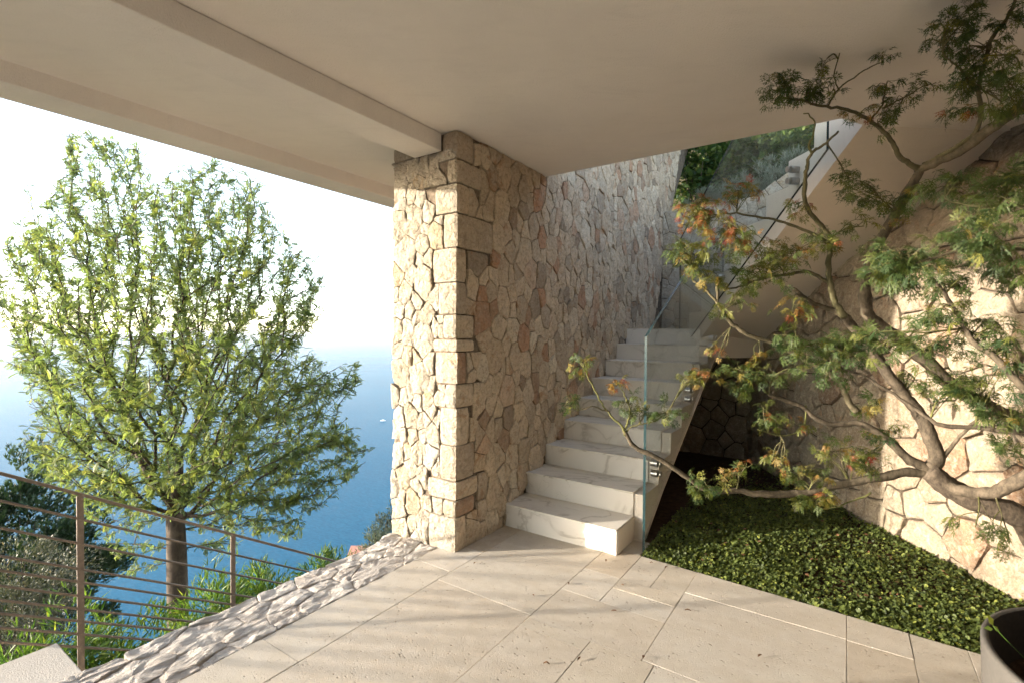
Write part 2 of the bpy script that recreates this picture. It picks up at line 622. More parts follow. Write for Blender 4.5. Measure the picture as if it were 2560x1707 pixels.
def mat_glass():
    m, nt, out = new_mat('clear_glass')
    g = N(nt)
    tr = g.node('ShaderNodeBsdfTransparent')
    g.put(tr.inputs['Color'], (0.94, 0.96, 0.955))
    gl = g.node('ShaderNodeBsdfGlossy')
    g.put(gl.inputs['Roughness'], 0.02)
    g.put(gl.inputs['Color'], (0.95, 0.97, 1.0))
    lw = g.node('ShaderNodeLayerWeight')
    g.put(lw.inputs['Blend'], 0.5)
    fr = g.math('MULTIPLY_ADD', g.math('POWER', lw.outputs['Facing'], 5.0), 0.9, 0.03)
    mx = g.node('ShaderNodeMixShader')
    nt.links.new(fr, mx.inputs[0])
    nt.links.new(tr.outputs[0], mx.inputs[1])
    nt.links.new(gl.outputs[0], mx.inputs[2])
    nt.links.new(mx.outputs[0], out.inputs[0])
    return m


M_glass = mat_glass()
M_edge = mat_simple('glass_edge', (0.006, 0.026, 0.030), 0.2, 0, 0.6, 30, 0.1)


def mat_sea():
    m, nt, out = new_mat('sea_water')
    g = N(nt)
    p = g.pos()
    q = g.mapping(p, (1, 1, 1), (0, 0, 0.5))
    q = g.mapping(q, (1.0, 2.4, 1.0))
    w = g.noise(q, 0.16, 5, 0.6, 0.4)
    w2 = g.noise(q, 0.018, 3, 0.5, 0.6)
    c = g.mix(g.rng(g.noise(p, 0.004, 3), 0.35, 0.65, 0, 1), (0.004, 0.066, 0.118), (0.006, 0.086, 0.145))
    c = g.mix(g.rng(g.noise(q, 0.55, 4, 0.6, 0.3), 0.40, 0.66, 0, 0.55), c, (0.014, 0.125, 0.20))
    h = g.math('ADD', g.math('MULTIPLY', w, 1.0), g.math('MULTIPLY', w2, 2.0))
    nb = g.bump(h, 0.40, 1.0)
    df = g.node('ShaderNodeBsdfDiffuse')
    g.put(df.inputs['Color'], c)
    gl = g.node('ShaderNodeBsdfGlossy')
    g.put(gl.inputs['Roughness'], 0.22)
    g.put(gl.inputs['Normal'], nb)
    lw = g.node('ShaderNodeLayerWeight')
    g.put(lw.inputs['Blend'], 0.5)
    fac = g.math('MULTIPLY_ADD', g.math('POWER', lw.outputs['Facing'], 5.0), 0.28, 0.020)
    mx = g.node('ShaderNodeMixShader')
    g.put(mx.inputs[0], fac)
    nt.links.new(df.outputs[0], mx.inputs[1])
    nt.links.new(gl.outputs[0], mx.inputs[2])
    nt.links.new(mx.outputs[0], out.inputs[0])
    return m


M_sea = mat_sea()


def mat_ground():
    m, nt, out = new_mat('hillside_earth')
    g = N(nt)
    p = g.pos()
    c = g.ramp(g.noise(p, 1.2, 6, 0.65), [(0.35, (0.05, 0.055, 0.025)), (0.55, (0.11, 0.09, 0.055)), (0.75, (0.06, 0.075, 0.03))])
    g.bsdf(out, c, 0.95, g.bump(g.noise(p, 9, 5), 0.8, 0.08), 0.1)
    return m


M_ground = mat_ground()

# ------------------------------------------------------------------ masonry
def clip(poly, a, b, c):
    """keep a*x+b*y<=c"""
    out = []
    k = len(poly)
    for i in range(k):
        p, q = poly[i], poly[(i + 1) % k]
        dp, dq = a * p[0] + b * p[1] - c, a * q[0] + b * q[1] - c
        if dp <= 0:
            out.append(p)
        if (dp < 0 < dq) or (dq < 0 < dp):
            t = dp / (dp - dq)
            out.append((p[0] + (q[0] - p[0]) * t, p[1] + (q[1] - p[1]) * t))
    return out


def area(poly):
    return 0.5 * sum(poly[i][0] * poly[(i + 1) % len(poly)][1] - poly[(i + 1) % len(poly)][0] * poly[i][1] for i in range(len(poly)))


def dart(rg, u0, u1, w0, w1, rmin, rmax, aniso, ok=None, fixed=(), power=2.0, tries=9000):
    """variable-size seeds; w is divided by aniso so stones stand taller than wide when aniso>1"""
    pts = [(u, w, r) for u, w, r in fixed]
    for k in range(tries):
        r = rmin + (rmax - rmin) * rg.random() ** power * (1 - 0.8 * k / tries)
        u, w = rg.uniform(u0, u1), rg.uniform(w0, w1)
        if ok and not ok(u, w):
            continue
        good = True
        for (a, b, s) in pts:
            du, dw = u - a, (w - b) / aniso
            if du * du + dw * dw < (0.86 * (r + s)) ** 2:
                good = False
                break
        if good:
            pts.append((u, w, r))
    return pts


def cells(pts, region, aniso, joint, rects=()):
    out = []
    rmax = max(p[2] for p in pts)
    for i, (u, w, r) in enumerate(pts):
        poly = [(x, y / aniso) for x, y in region]
        cu_, cw_ = u, w / aniso
        near = []
        for j, (a, b, s) in enumerate(pts):
            if j != i:
                d2 = (a - u) ** 2 + (b / aniso - cw_) ** 2
                if d2 < (6 * rmax) ** 2:
                    near.append((d2, a, b / aniso, s))
        near.sort()
        for d2, a, b, s in near[:40]:
            d = math.sqrt(d2)
            nx, ny = (a - u) / d, (b - cw_) / d
            lim = (d2 + r * r - s * s) / (2 * d) - joint / 2
            poly = clip(poly, nx, ny, nx * cu_ + ny * cw_ + lim)
            if len(poly) < 3:
                break
        if len(poly) < 3:
            continue
        poly = [(x, y * aniso) for x, y in poly]
        for (a0, a1, b0, b1) in rects:                 # stay clear of the corner blocks
            cands = [(a0 - u, (1, 0, a0 - joint)), (u - a1, (-1, 0, -a1 - joint)), (b0 - w, (0, 1, b0 - joint)), (w - b1, (0, -1, -b1 - joint))]
            xs = [p[0] for p in poly]
            ys = [p[1] for p in poly]
            if max(xs) < a0 or min(xs) > a1 or max(ys) < b0 or min(ys) > b1:
                continue
            best = max(cands)
            if best[0] > -0.02:
                poly = clip(poly, *best[1])
            if len(poly) < 3:
                break
        if len(poly) >= 3 and area(poly) > 0.0006:
            out.append(poly)
    return out


def stone_mesh(rg, poly, f, mat, bulge, proud, tint, sub=0.045, back=0.035, rough=0.004, smooth=False, cut=0.007, lip=0.010, tilt=0.045):
    """poly in wall coordinates; f(u,w,d) gives world with d outwards"""
    cx = sum(p[0] for p in poly) / len(poly)
    cy = sum(p[1] for p in poly) / len(poly)
    out = []
    k = len(poly)
    for i in range(k):
        p, q, o = poly[i], poly[(i + 1) % k], poly[i - 1]
        L = math.hypot(q[0] - p[0], q[1] - p[1])
        Lo = math.hypot(o[0] - p[0], o[1] - p[1])
        if L < 1e-5 or Lo < 1e-5:
            continue
        c = min(cut * rg.uniform(0.5, 1.6), 0.3 * L, 0.3 * Lo)
        out.append((p[0] + (o[0] - p[0]) / Lo * c, p[1] + (o[1] - p[1]) / Lo * c))
        out.append((p[0] + (q[0] - p[0]) / L * c, p[1] + (q[1] - p[1]) / L * c))
        m = int(L / sub)
        bow = rg.uniform(-0.002, 0.008) * min(1, L / 0.15)
        for j in range(1, m + 1):
            t = j / (m + 1)
            x, y = p[0] + (q[0] - p[0]) * t, p[1] + (q[1] - p[1]) * t
            ins = bow * 4 * t * (1 - t) * -0.5 + rg.uniform(0, 0.0035)
            dx, dy = cx - x, cy - y
            dl = math.hypot(dx, dy) + 1e-6
            out.append((x + dx / dl * ins, y + dy / dl * ins))
    k = len(out)
    if k < 4:
        return None
    A = abs(area(poly))
    size = math.sqrt(A)
    tx, ty = rg.gauss(0, tilt), rg.gauss(0, tilt)
    sd = rg.uniform(0, 100)

    def dep(x, y, a):
        nz = noise.noise(Vector((x * 11 + sd, y * 11, sd))) * rough * 2.0 + noise.noise(Vector((x * 30, y * 30, sd))) * rough
        return proud + tx * (x - cx) + ty * (y - cy) + a * bulge * min(1.0, size / 0.15) + nz
    rings = [(0.0, None), (0.0, -0.30), (min(0.25, lip / size * 2), 0.45), (0.42, 0.85), (0.75, 1.0)]
    vs = []
    for s, a in rings:
        for (x, y) in out:
            X, Y = x + (cx - x) * s, y + (cy - y) * s
            d = -back if a is None else dep(X, Y, a)
            vs.append(f(X, Y, d))
    vs.append(f(cx, cy, dep(cx, cy, 1.0)))
    fs = []
    nr = len(rings)
    for q in range(nr - 1):
        for i in range(k):
            j = (i + 1) % k
            fs.append([q * k + i, q * k + j, (q + 1) * k + j, (q + 1) * k + i])
    top = (nr - 1) * k
    for i in range(k):
        fs.append([top + i, top + (i + 1) % k, nr * k])
    me = mesh_from('stone', vs, fs, [mat], smooth)
    set_tint(me, tint)
    recalc_cheap(me, f, cx, cy)
    return me


def recalc_cheap(me, f, cx, cy):
    a = f(cx, cy, 0.0)
    b = f(cx, cy, 0.1)
    if me.polygons[-1].normal.dot(b - a) < 0:
        me.flip_normals()


def join_meshes(meshes, name, mat):
    vs, fs, ts = [], [], []
    for me in meshes:
        b = len(vs)
        vs += [tuple(v.co) for v in me.vertices]
        fs += [[i + b for i in p.vertices] for p in me.polygons]
        ts += [d.value for d in me.attributes['tint'].data]
        bpy.data.meshes.remove(me)
    out = mesh_from(name, vs, fs, [mat])
    set_tint(out, ts)
    return out


def block(rg, name, poly_n, h0, h1, mat, parent, tint, rough=0.006):
    """rough hewn corner block: n range, v range in poly_n = (n0,n1,v0,v1)"""
    n0, n1, v0, v1 = poly_n
    bm = bmesh.new()
    bmesh.ops.create_cube(bm, size=2)
    bmesh.ops.subdivide_edges(bm, edges=bm.edges[:], cuts=4, use_grid_fill=True)
    sd = rg.uniform(0, 50)
    sz = ((n1 - n0) / 2, (v1 - v0) / 2, (h1 - h0) / 2)
    for vtx in bm.verts:
        c = vtx.co
        e = sum(1 for x in c if abs(x) > 0.99)
        shr = 0.0 if e == 1 else (0.005 if e == 2 else 0.010)
        p = [(n0 + n1) / 2 + c.x * (sz[0] - shr), (v0 + v1) / 2 + c.y * (sz[1] - shr), (h0 + h1) / 2 + c.z * (sz[2] - shr * 0.5)]
        q = Vector((p[0] * 14 + sd, p[1] * 14, p[2] * 14))
        amp = rough if e == 1 else rough * 0.45
        for ax in (0, 1):
            p[ax] += noise.noise(q + Vector((ax * 7, 0, 0))) * amp + (0.004 if abs(c[ax]) > 0.99 and e == 1 else 0) * (1 if c[ax] > 0 else -1)
        vtx.co = W(*p)
    me = bpy.data.meshes.new(name)
    bm.to_mesh(me)
    bm.free()
    me.materials.append(mat)
    me.materials.append(M_wall)
    side = W(1, 0) - W(0, 0)
    me.polygons.foreach_set('material_index', [1 if p.normal.dot(side) > 0.6 else 0 for p in me.polygons])
    set_tint(me, tint)
    return link(name, me, parent)


# ------------------------------------------------------------------ THE SETTING: sea, hillside
SEA = -75.0
me = mesh_from('sea', [(-90000, -90000, SEA), (90000, -90000, SEA), (90000, 90000, SEA), (-90000, 90000, SEA)], [[0, 1, 2, 3]], [M_sea])
link('sea', me, kind='structure', label='calm blue sea fading to white haze at the horizon')


def ground_h(n, v):
    a = -n
    if a < 4.4:
        h = -2.2
    elif a < 9:
        h = -2.2 - (a - 4.4) * 0.36
    else:
        h = -3.86 - (a - 9) * 0.62
    if v > 3:
        h -= (v - 3) * 0.10 * min(1.0, max(0.0, (a - 3) / 4))
    return max(h, SEA - 6)


gv, gf = [], []
ns = [-2.6, -3.4, -4.4, -5.2, -6, -7, -8, -9, -10.5, -12, -14, -17, -21, -26, -33, -42, -55, -70, -90, -115, -140]
vsl = [-60, -40, -25, -15, -8, -4, -2, 0, 1.5, 3, 4.5, 6, 7.5, 9, 11, 14, 18, 23, 30, 40, 55, 80]
for i, n in enumerate(ns):
    for j, v in enumerate(vsl):
        amp = min(2.5, 0.08 + 0.03 * max(0, -n - 4))
        gv.append(W(n, v, ground_h(n, v) + amp * noise.noise(Vector((n * 0.31, v * 0.27, 3.1)))))
m_ = len(vsl)
for i in range(len(ns) - 1):
    for j in range(m_ - 1):
        gf.append([i * m_ + j, i * m_ + j + 1, (i + 1) * m_ + j + 1, (i + 1) * m_ + j])
me = mesh_from('hillside', gv, gf, [M_ground], True)
recalc(me)
link('hillside', me, kind='structure', label='steep earth hillside dropping from the terrace to the sea')

# planted bank behind the landing
bv, bf = [], []
bs = [(7.30, 3.02), (7.7, 3.25), (8.3, 3.5), (9.0, 3.9), (10.0, 4.8), (11.5, 6.2)]
bn = [-3.2, -2.6, -2.0, -1.4, -0.8, -0.2, 0.5, 1.5, 3.0, 5.0]
for n in bn:
    for v, h in bs:
        bv.append(W(n, v, h + 0.25 * max(0, n + 1.0) + 0.06 * noise.noise(Vector((n * 2, v * 2, 0)))))
for i in range(len(bn) - 1):
    for j in range(len(bs) - 1):
        bf.append([i * 6 + j, i * 6 + j + 1, i * 6 + j + 7, i * 6 + j + 6])
me = mesh_from('planted_bank', bv, bf, [M_ground], True)
recalc(me)
link('planted_bank', me, kind='structure', label='earth bank rising behind the stair landing')

# ------------------------------------------------------------------ terrace floor and paving
floor_root = nvbox('terrace_floor', -2.36, 6.5, -7.0, 2.2, -0.6, -0.012, [M_grout], kind='structure')
floor_root['label'] = 'travertine paved terrace floor in random sized rectangular slabs'
GE0, GE1 = 3.2747, -0.0555


def edge_v(n):
    return GE0 + GE1 * (n + 1.2)


prism('floor_bed', [tuple(W(*q)[:2]) for q in [(-2.36, 2.203), (3.2, 2.203), (3.2, edge_v(3.2)), (-1.15, edge_v(-1.15)), (-1.15, 3.9), (-2.36, 3.9)]],
      -0.6, -0.0125, [M_grout], parent=floor_root)
tiles = [  # n0,n1,v0,v1
    (-2.357, -2.05, 2.36, 2.70), (-2.357, -2.05, 1.315, 2.36), (-2.357, -2.05, 0.30, 1.315), (-2.357, -2.05, -1.2, 0.30),
    (-2.205, -2.05, 2.70, 3.9),
    (-2.05, -1.38, 2.24, 3.4), (-2.05, -1.38, 0.98, 2.24), (-2.05, -1.38, -0.2, 0.98), (-2.05, -1.38, -1.4, -0.2),
    (-1.38, -1.135, 2.89, 3.5), (-1.135, -0.95, 2.89, 3.5), (-0.95, -0.765, 2.89, 3.5),
    (-1.38, -1.135, 2.577, 2.89), (-1.135, -0.765, 2.76, 2.89), (-1.135, -0.765, 2.577, 2.76),
    (-1.38, -0.765, 2.215, 2.577), (-1.38, -1.02, 2.13, 2.215), (-1.38, -1.02, 0.9, 2.13), (-1.02, -0.705, 1.25, 2.215),
    (-0.765, 0.02, 2.22, 2.948), (-0.765, 0.02, 2.948, 3.5), (-0.705, 0.02, 1.3, 2.22),
    (0.02, 0.28, 2.94, 3.5), (0.02, 0.28, 2.15, 2.94), (0.28, 0.5, 2.78, 3.5), (0.28, 0.5, 2.0, 2.78), (0.5, 1.15, 2.6, 3.5), (0.5, 1.15, 1.6, 2.6),
    (1.15, 2.0, 2.4, 3.5), (1.15, 2.0, 1.2, 2.4),
    (0.02, 0.5, 1.0, 2.0), (0.02, 0.28, 2.0, 2.15), (-1.02, -0.2, 0.2, 1.25), (-0.2, 0.5, -0.2, 1.0), (-1.38, -1.02, -0.5, 0.9), (0.5, 1.5, 0.2, 1.2), (0.5, 1.15, 1.2, 1.6), (-0.705, 0.02, 1.25, 1.3),
]
for t, (n0, n1, v0, v1) in enumerate(tiles):
    gp = 0.0011
    poly = [(n0 + gp, v0 + gp), (n1 - gp, v0 + gp), (n1 - gp, v1 - gp), (n0 + gp, v1 - gp)]
    poly = clip(poly, -GE1, 1.0, GE0 - GE1 * -1.2 - 0.004)
    if n0 >= -1.3 or True:
        pass
    if len(poly) < 3 or area(poly) < 0.002:
        continue
    dz = rng.uniform(-0.0008, 0.0008)
    prism('paving_slab', [tuple(W(*q)[:2]) for q in poly], -0.0115, dz, [M_trav], 0.0013, floor_root)
prism('paving_slab', [tuple(W(*q)[:2]) for q in [(-1.30, edge_v(-1.3) + 0.001), (-1.150, edge_v(-1.15) + 0.001), (-1.150, 3.508), (-1.30, 3.508)]], -0.0115, -0.0005, [M_trav], 0, floor_root)
# the paving carries on behind the camera
for (n0, n1, v0, v1) in [(-2.357, 0.5, -6.9, -1.41), (0.502, 6.4, -6.9, -0.5), (1.502, 6.4, -0.498, 1.198), (2.002, 3.1, 1.2, 3.04), (-0.2, 1.5, -1.4, -0.21), (-1.02, -0.21, -1.4, 0.19), (-1.38, -1.03, -1.4, -0.51)]:
    nvbox('paving_slab', n0, n1 - 0.004, v0, v1 - 0.004, -0.0115, -0.002, [M_trav], 0.0, floor_root)

# ------------------------------------------------------------------ ceiling with beams
HC, HB = 2.8818, 2.757
FB = Vector((2.292, 3.274, 0))
FD = Vector((-0.0884, 0.9961, 0))
FL = Vector((0.9961, 0.0884, 0))


def F3(s, w, h):
    p = FB + FD * s + FL * w
    return Vector((p.x, p.y, h))


ceil_root = nvbox('ceiling', -3.60, 7.0, -5.0, 3.803, HC, HC + 0.34, [M_plaster], kind='structure')
ceil_root['label'] = 'beige plaster ceiling slab over the terrace'
nvbox('beam', -3.867, -3.5976, -5.0, 3.803, HB + 0.014, HC + 0.34, [M_plaster], 0.004, ceil_root)
nvbox('beam', -2.600, -2.3443, -5.0, 2.583, HB, HC - 0.002, [M_plaster], 0.004, ceil_root)
p0, p1, p2, p3 = F3(0, 0.0, 0), F3(0, 1.25, 0), W(2.2, 3.806), W(-0.05, 3.806)
prism('ceiling_infill', [(p3.x, p3.y), (p2.x, p2.y), (p1.x, p1.y), (p0.x, p0.y)], HC + 0.0005, HC + 0.30, [M_plaster], 0, ceil_root)

blocker = prism('unseen_light_blocker', [(2.85, -5.5), (3.15, -5.5), (3.15, 1.19), (2.85, 1.19)], -0.1, HC, [M_blocker], kind='structure')  # two unseen walls, added to cut light on beam sides and ceiling
blocker['label'] = 'unseen dark wall added right of the viewer to block bounced light'
blocker = nvbox('unseen_light_blocker', -1.6, 4.6, -4.4, -4.1, 0.0, HC, [M_blocker], kind='structure')
blocker['label'] = 'unseen dark wall added behind the viewer to block light'

# ------------------------------------------------------------------ the big stone wall with its pillar end
N0, V0, PW = -2.2032, 2.5851, 0.6293
wall = thing('stone_wall', 'tall rubble limestone wall beside the stairs with a sunlit squared end', 'wall', W(N0, V0, 0))
core_prof = [(V0 + 0.018, -0.3), (7.05, -0.3), (7.05, 2.30), (7.52, 3.38), (8.46, 4.55), (8.46, 4.8), (3.83, 4.8), (3.83, HC - 0.003), (V0 + 0.018, HC - 0.003)]
extrude_profile('mortar_core', core_prof, lambda s, w, h: W(w, s, h), N0 - PW + 0.014, N0 - 0.019, [M_mortar], wall)

quoins = [(346, 405, .09, .26), (405, 477, .20, .13), (477, 563, .125, .40), (563, 647, .22, .12), (647, 727, .165, .11), (727, 787, .118, .18), (787, 819, .22, .19),
          (819, 899, .20, .115), (899, 958, .10, .19), (958, 1051, .15, .145), (1051, 1139, .15, .21), (1139, 1188, .265, .25), (1188, 1230, .117, .20), (1230, 1270, .25, .12)]


def q_h(y):
    return 1.5 - (y - 773) * 0.00304 * 0.913


rects_f, rects_r = [], []
rq = random.Random(11)
for (ya, yb, L, Rr) in quoins:
    h1, h0 = q_h(ya), max(q_h(yb), 0.0)
    if yb == 1270:
        h0 = -0.02
    j = 0.004
    me_m = M_front
    block(rq, 'stone', (N0 - L, N0 + rq.uniform(0.0, 0.009), V0 - rq.uniform(0.001, 0.011), V0 + Rr + rq.uniform(-0.012, 0.012)), h0 + rq.uniform(0.001, 0.005), h1 - rq.uniform(0.001, 0.005), me_m, wall, rq.random() * 0.9, 0.009)
    rects_f.append((-L, 0.05, h0, h1))
    rects_r.append((-0.05, Rr, h0, h1))
htop = q_h(346)
block(rq, 'stone', (N0 - 0.137, N0 + 0.004, V0 - 0.002, V0 + 0.18), htop + 0.005, HC - 0.006, M_wall, wall, 0.57, 0.004)
rects_r.append((-0.05, 0.18, htop, HC))
block(rq, 'stone', (N0 - PW + 0.004, N0 - 0.405, V0 - 0.002, V0 + 0.18), HB + 0.006, HC - 0.006, M_wall, wall, 0.58, 0.004)


def f_front(u, w, d):      # u = n - N0 (negative), d towards the viewer
    return W(N0 + u, V0 - d, w)


def f_side(u, w, d):       # u = v - V0, d out from the wall
    return W(N0 + d, V0 + u, w)


rg = random.Random(5)
okf = lambda u, w: not any(a - 0.01 < u < b and c < w < e for a, b, c, e in rects_f)
fixed = []
seeds = dart(rg, -PW + 0.03, -0.06, 0.03, HB - 0.02, 0.036, 0.100, 1.3, okf, fixed, 1.0, 9000)
n_stone = len(quoins) + 2
for poly in cells(seeds, [(-PW, -0.02), (-0.01, -0.02), (-0.01, HB), (-PW, HB)], 1.3, 0.004, rects_f):
    me = stone_mesh(rg, poly, f_front, M_front, 0.006, rg.uniform(-0.005, 0.006), rg.random(), 0.026, 0.04, 0.008)
    if me:
        link('stone', me, wall)
        n_stone += 1

oks = lambda u, w: not any(a < u < b + 0.01 and c < w < e for a, b, c, e in rects_r)
WEND = 6.3
fx = [(0.47, 2.22, 0.085), (0.30, 1.62, 0.085), (0.62, 1.05, 0.10), (0.44, 0.30, 0.095)]
seeds = dart(rg, 0.02, WEND, 0.0, 4.7, 0.040, 0.115, 1.3, oks, fx, 1.2, 36000)


def step_h(v):
    k = math.floor((v - 3.178) / 0.32) + 1
    return 0.0 if k < 1 else min(9, k) * 0.1742


reg = [(0.0, -0.02), (WEND, -0.02), (WEND, 4.75), (0.0, 4.75)]
side_list = []
for poly in cells(seeds, reg, 1.3, 0.0035, rects_r):
    cxp = sum(p[0] for p in poly) / len(poly)
    vmid = V0 + cxp
    top = max(p[1] for p in poly)
    bot = min(p[1] for p in poly)
    if vmid < 3.80:
        poly = clip(poly, 0, 1, HC - 0.006)
    elif min(p[0] for p in poly) + V0 < 3.81 and top > HC:
        poly = clip(poly, -1, 0, -(3.815 - V0)) if bot > HC - 0.15 else clip(poly, 0, 1, HC - 0.006)
    # the wall's sloping far end
    poly = clip(poly, *( (1.08, -0.47, 1.08 * (7.05 - V0) - 0.47 * 2.30)))
    if len(poly) < 3 or area(poly) < 0.0008:
        continue
    if max(p[1] for p in poly) < step_h(vmid) - 0.05:
        continue
    side_list.append(poly)
camp = Vector((0, 0, 1.5))


def px_size(poly):
    cx = sum(p[0] for p in poly) / len(poly)
    cy = sum(p[1] for p in poly) / len(poly)
    q = f_side(cx, cy, 0)
    d = (q - camp)
    return abs(area(poly)) * abs(d.normalized().dot(Vector((CP, -SP, 0)))) / d.length_squared


side_list.sort(key=px_size, reverse=True)
rest = []
for poly in side_list:
    me = stone_mesh(rg, poly, f_side, M_wall, 0.004, rg.uniform(-0.005, 0.006), rg.random(), 0.038, 0.035, 0.0055, False, 0.006, 0.008, 0.035)
    if not me:
        continue
    if n_stone < 300:
        link('stone', me, wall)
        n_stone += 1
    else:
        rest.append(me)
if rest:
    link('far_stones', join_meshes(rest, 'far_stones', M_wall), wall, kind='stuff')

# ------------------------------------------------------------------ rough coping strip along the open edge
kerb = thing('stone_coping', 'rough split limestone coping strip along the open terrace edge', 'coping', W(-2.55, 1.0, 0))
nvbox('wall_body', -2.72, -2.362, -6.5, 2.60, -2.6, -0.006, [M_grout], parent=kerb)
rk = random.Random(21)


def f_top(u, w, d):       # u = n, w = v
    wob = 0.022 * noise.noise(Vector((0.3, w * 5.0, 1.7))) if u < -2.70 else 0
    return W(u + wob, w, d)


seeds = dart(rk, -2.75, -2.37, -0.9, 2.58, 0.044, 0.105, 1.7, None, (), 1.0, 9000)
for poly in cells(seeds, [(-2.765, -0.95), (-2.361, -0.95), (-2.361, 2.583), (-2.765, 2.583)], 1.7, 0.004):
    me = stone_mesh(rk, poly, f_top, M_kerb, 0.003, rk.uniform(-0.003, 0.003), rk.random(), 0.022, 0.06, 0.0055, False, 0.010, 0.008, 0.010)
    if me:
        link('stone', me, kerb)
poly = [(-2.83, 2.50), (-2.765, 2.4), (-2.765, 2.585), (-2.83, 2.585)]
me = stone_mesh(rk, poly, f_top, M_kerb, 0.008, -0.006, 0.4, 0.035, 0.06, 0.006)
link('stone', me, kerb)
# outer face of that wall
rk2 = random.Random(23)
seeds = dart(rk2, -0.9, 2.6, -2.4, -0.08, 0.07, 0.15, 0.9, None, (), 1.2, 2500)
outer = []
for poly in cells(seeds, [(-0.95, -2.5), (2.6, -2.5), (2.6, -0.075), (-0.95, -0.075)], 0.9, 0.008):
    me = stone_mesh(rk2, poly, lambda u, w, d: W(-2.722 - d, u, w), M_kerb, 0.015, 0.004, rk2.random(), 0.08, 0.03, 0.006)
    if me:
        outer.append(me)
link('outer_stones', join_meshes(outer, 'outer_stones', M_kerb), kerb, kind='stuff')

# ------------------------------------------------------------------ outdoor steps beside the terrace and their railing
osteps = thing('outdoor_steps', 'pale concrete steps descending outside the terrace edge', 'steps', W(-3.3, 0.5, -0.3))
nvbox('landing', -3.76, -2.80, -2.5, 0.887, -0.48, -0.30, [M_concrete], 0.006, osteps)
for k in range(8):
    nvbox('step', -3.74, -2.80, 0.889 + 0.32 * k, 0.889 + 0.32 * (k + 1) - 0.002, -0.95 - 0.2 * k, -0.62 - 0.2 * k, [M_concrete], 0.006, osteps)

rail = thing('metal_railing', 'bronze steel railing with thin horizontal bars sloping down outside the terrace', 'railing', W(-3.9, 1.031, -0.6))
NR, V1R, H1R, SLR = -3.9, 1.031, 0.497, -0.6046
offs = [0, .154, .307, .465, .546, .633, .714, .789, .87, .951]
va_, vb_ = -1.3, 2.9
for k, o_ in enumerate(offs):
    g = Geo()
    a = W(NR, va_, H1R - o_ + SLR * (va_ - V1R))
    b = W(NR, vb_, H1R - o_ + SLR * (vb_ - V1R))
    if k == 0:
        g.bar(a, b, 0.030, 0.017)
        g.build('handrail', [M_rail], rail)
    else:
        g.tube([a, b], 0.0078, 8)
        g.build('bar', [M_rail], rail, True)
for k in range(-2, 3):
    v = V1R + 0.917 * k
    h = H1R + SLR * (v - V1R)
    nvbox('post', NR - 0.006, NR + 0.006, v - 0.017, v + 0.017, h - 1.25, h - 0.009, [M_rail], 0.001, rail)

# ------------------------------------------------------------------ lower flight of the staircase
RI, TR, SV, SN = 0.1742, 0.3199, 3.1778, -1.2803
stair = thing('staircase', 'white veined marble staircase climbing along the tall stone wall', 'staircase', W(-1.7, SV, 0))
for k in range(9):
    v = SV + TR * k
    h = RI * k
    nvbox('riser', N0 - 0.012, SN, v, v + 0.012, h + (0.001 if k else -0.01), h + RI - 0.0135, [M_marble], 0.0008, stair)
    if k < 8:
        nvbox('tread', N0 - 0.012, SN + 0.001, v - 0.006, v + TR - 0.0015, h + RI - 0.012, h + RI, [M_marble], 0.001, stair)
nvbox('step_base', N0 + 0.002, SN + 0.006, SV + 0.0125, SV + TR + 0.05, -0.03, RI - 0.0125, [M_stair_plaster], 0, stair)
prof = [(SV + TR + 0.013, -0.03), (SV + TR + 0.013, 2 * RI - 0.0125)]
for k in range(2, 9):
    prof += [(SV + TR * k + 0.013, RI * k - 0.0125), (SV + TR * k + 0.013, RI * (k + 1) - 0.0125)]
prof += [(5.84, 9 * RI - 0.0125), (5.84, 1.25), (5.80, 1.25), (3.44, -0.03)]
extrude_profile('stringer', prof, lambda s, w, h: W(w, s, h), N0 + 0.004, SN + 0.078, [M_stair_plaster], stair)
land = [W(N0, 5.742), W(-1.23, 5.742), Vector((2.30, 5.47, 0)), Vector((3.55, 5.85, 0)), W(0.6, 7.07), W(N0, 7.07)]
prism('landing', [(p.x, p.y) for p in land], 1.25, 9 * RI - 0.0125, [M_stair_plaster], 0, stair)
land2 = [W(N0, 5.735), W(SN, 5.735), W(-1.30, 5.9), W(-1.2, 7.06), W(N0, 7.06)]
prism('tread', [(p.x, p.y) for p in land2], 9 * RI - 0.012, 9 * RI, [M_marble], 0.001, stair)

# upper flight, turning back over the garden
up = thing('upper_flight', 'plaster underside of the upper stair flight rising over the garden to the ceiling', 'staircase', F3(1.2, 0.5, 1.5))
lv = [1.568, 1.757, 1.946, 2.135, 2.324, 2.513, 2.702, 2.904, 3.085, 3.27]
sv_ = [2.53, 2.235, 1.94, 1.645, 1.35, 1.053, 0.755, 0.46, 0.165, -0.13]
prof = [(0.0, HC), (2.52, 1.287), (2.75, 1.287), (2.75, lv[0])]
for k in range(9):
    prof += [(sv_[k], lv[k]), (sv_[k], lv[k + 1])]
prof += [(0.0, lv[9])]
extrude_profile('flight_slab', prof, F3, 0.0, 1.06, [M_stair_plaster], up)


def glass_panel(parent, prof, to3, w0, th, clear=()):
    k = len(prof)
    a = [to3(s, w0, h) for s, h in prof]
    b = [to3(s, w0 + th, h) for s, h in prof]
    me = mesh_from('glass_pane', a + b, [list(range(k)), list(range(k, 2 * k))[::-1]] + [[i, (i + 1) % k, k + (i + 1) % k, k + i] for i in range(k)],
                   [M_glass, M_edge], fm=[0, 0] + [0 if i in clear else 1 for i in range(k)])
    recalc(me)
    return link('glass_pane', me, parent)


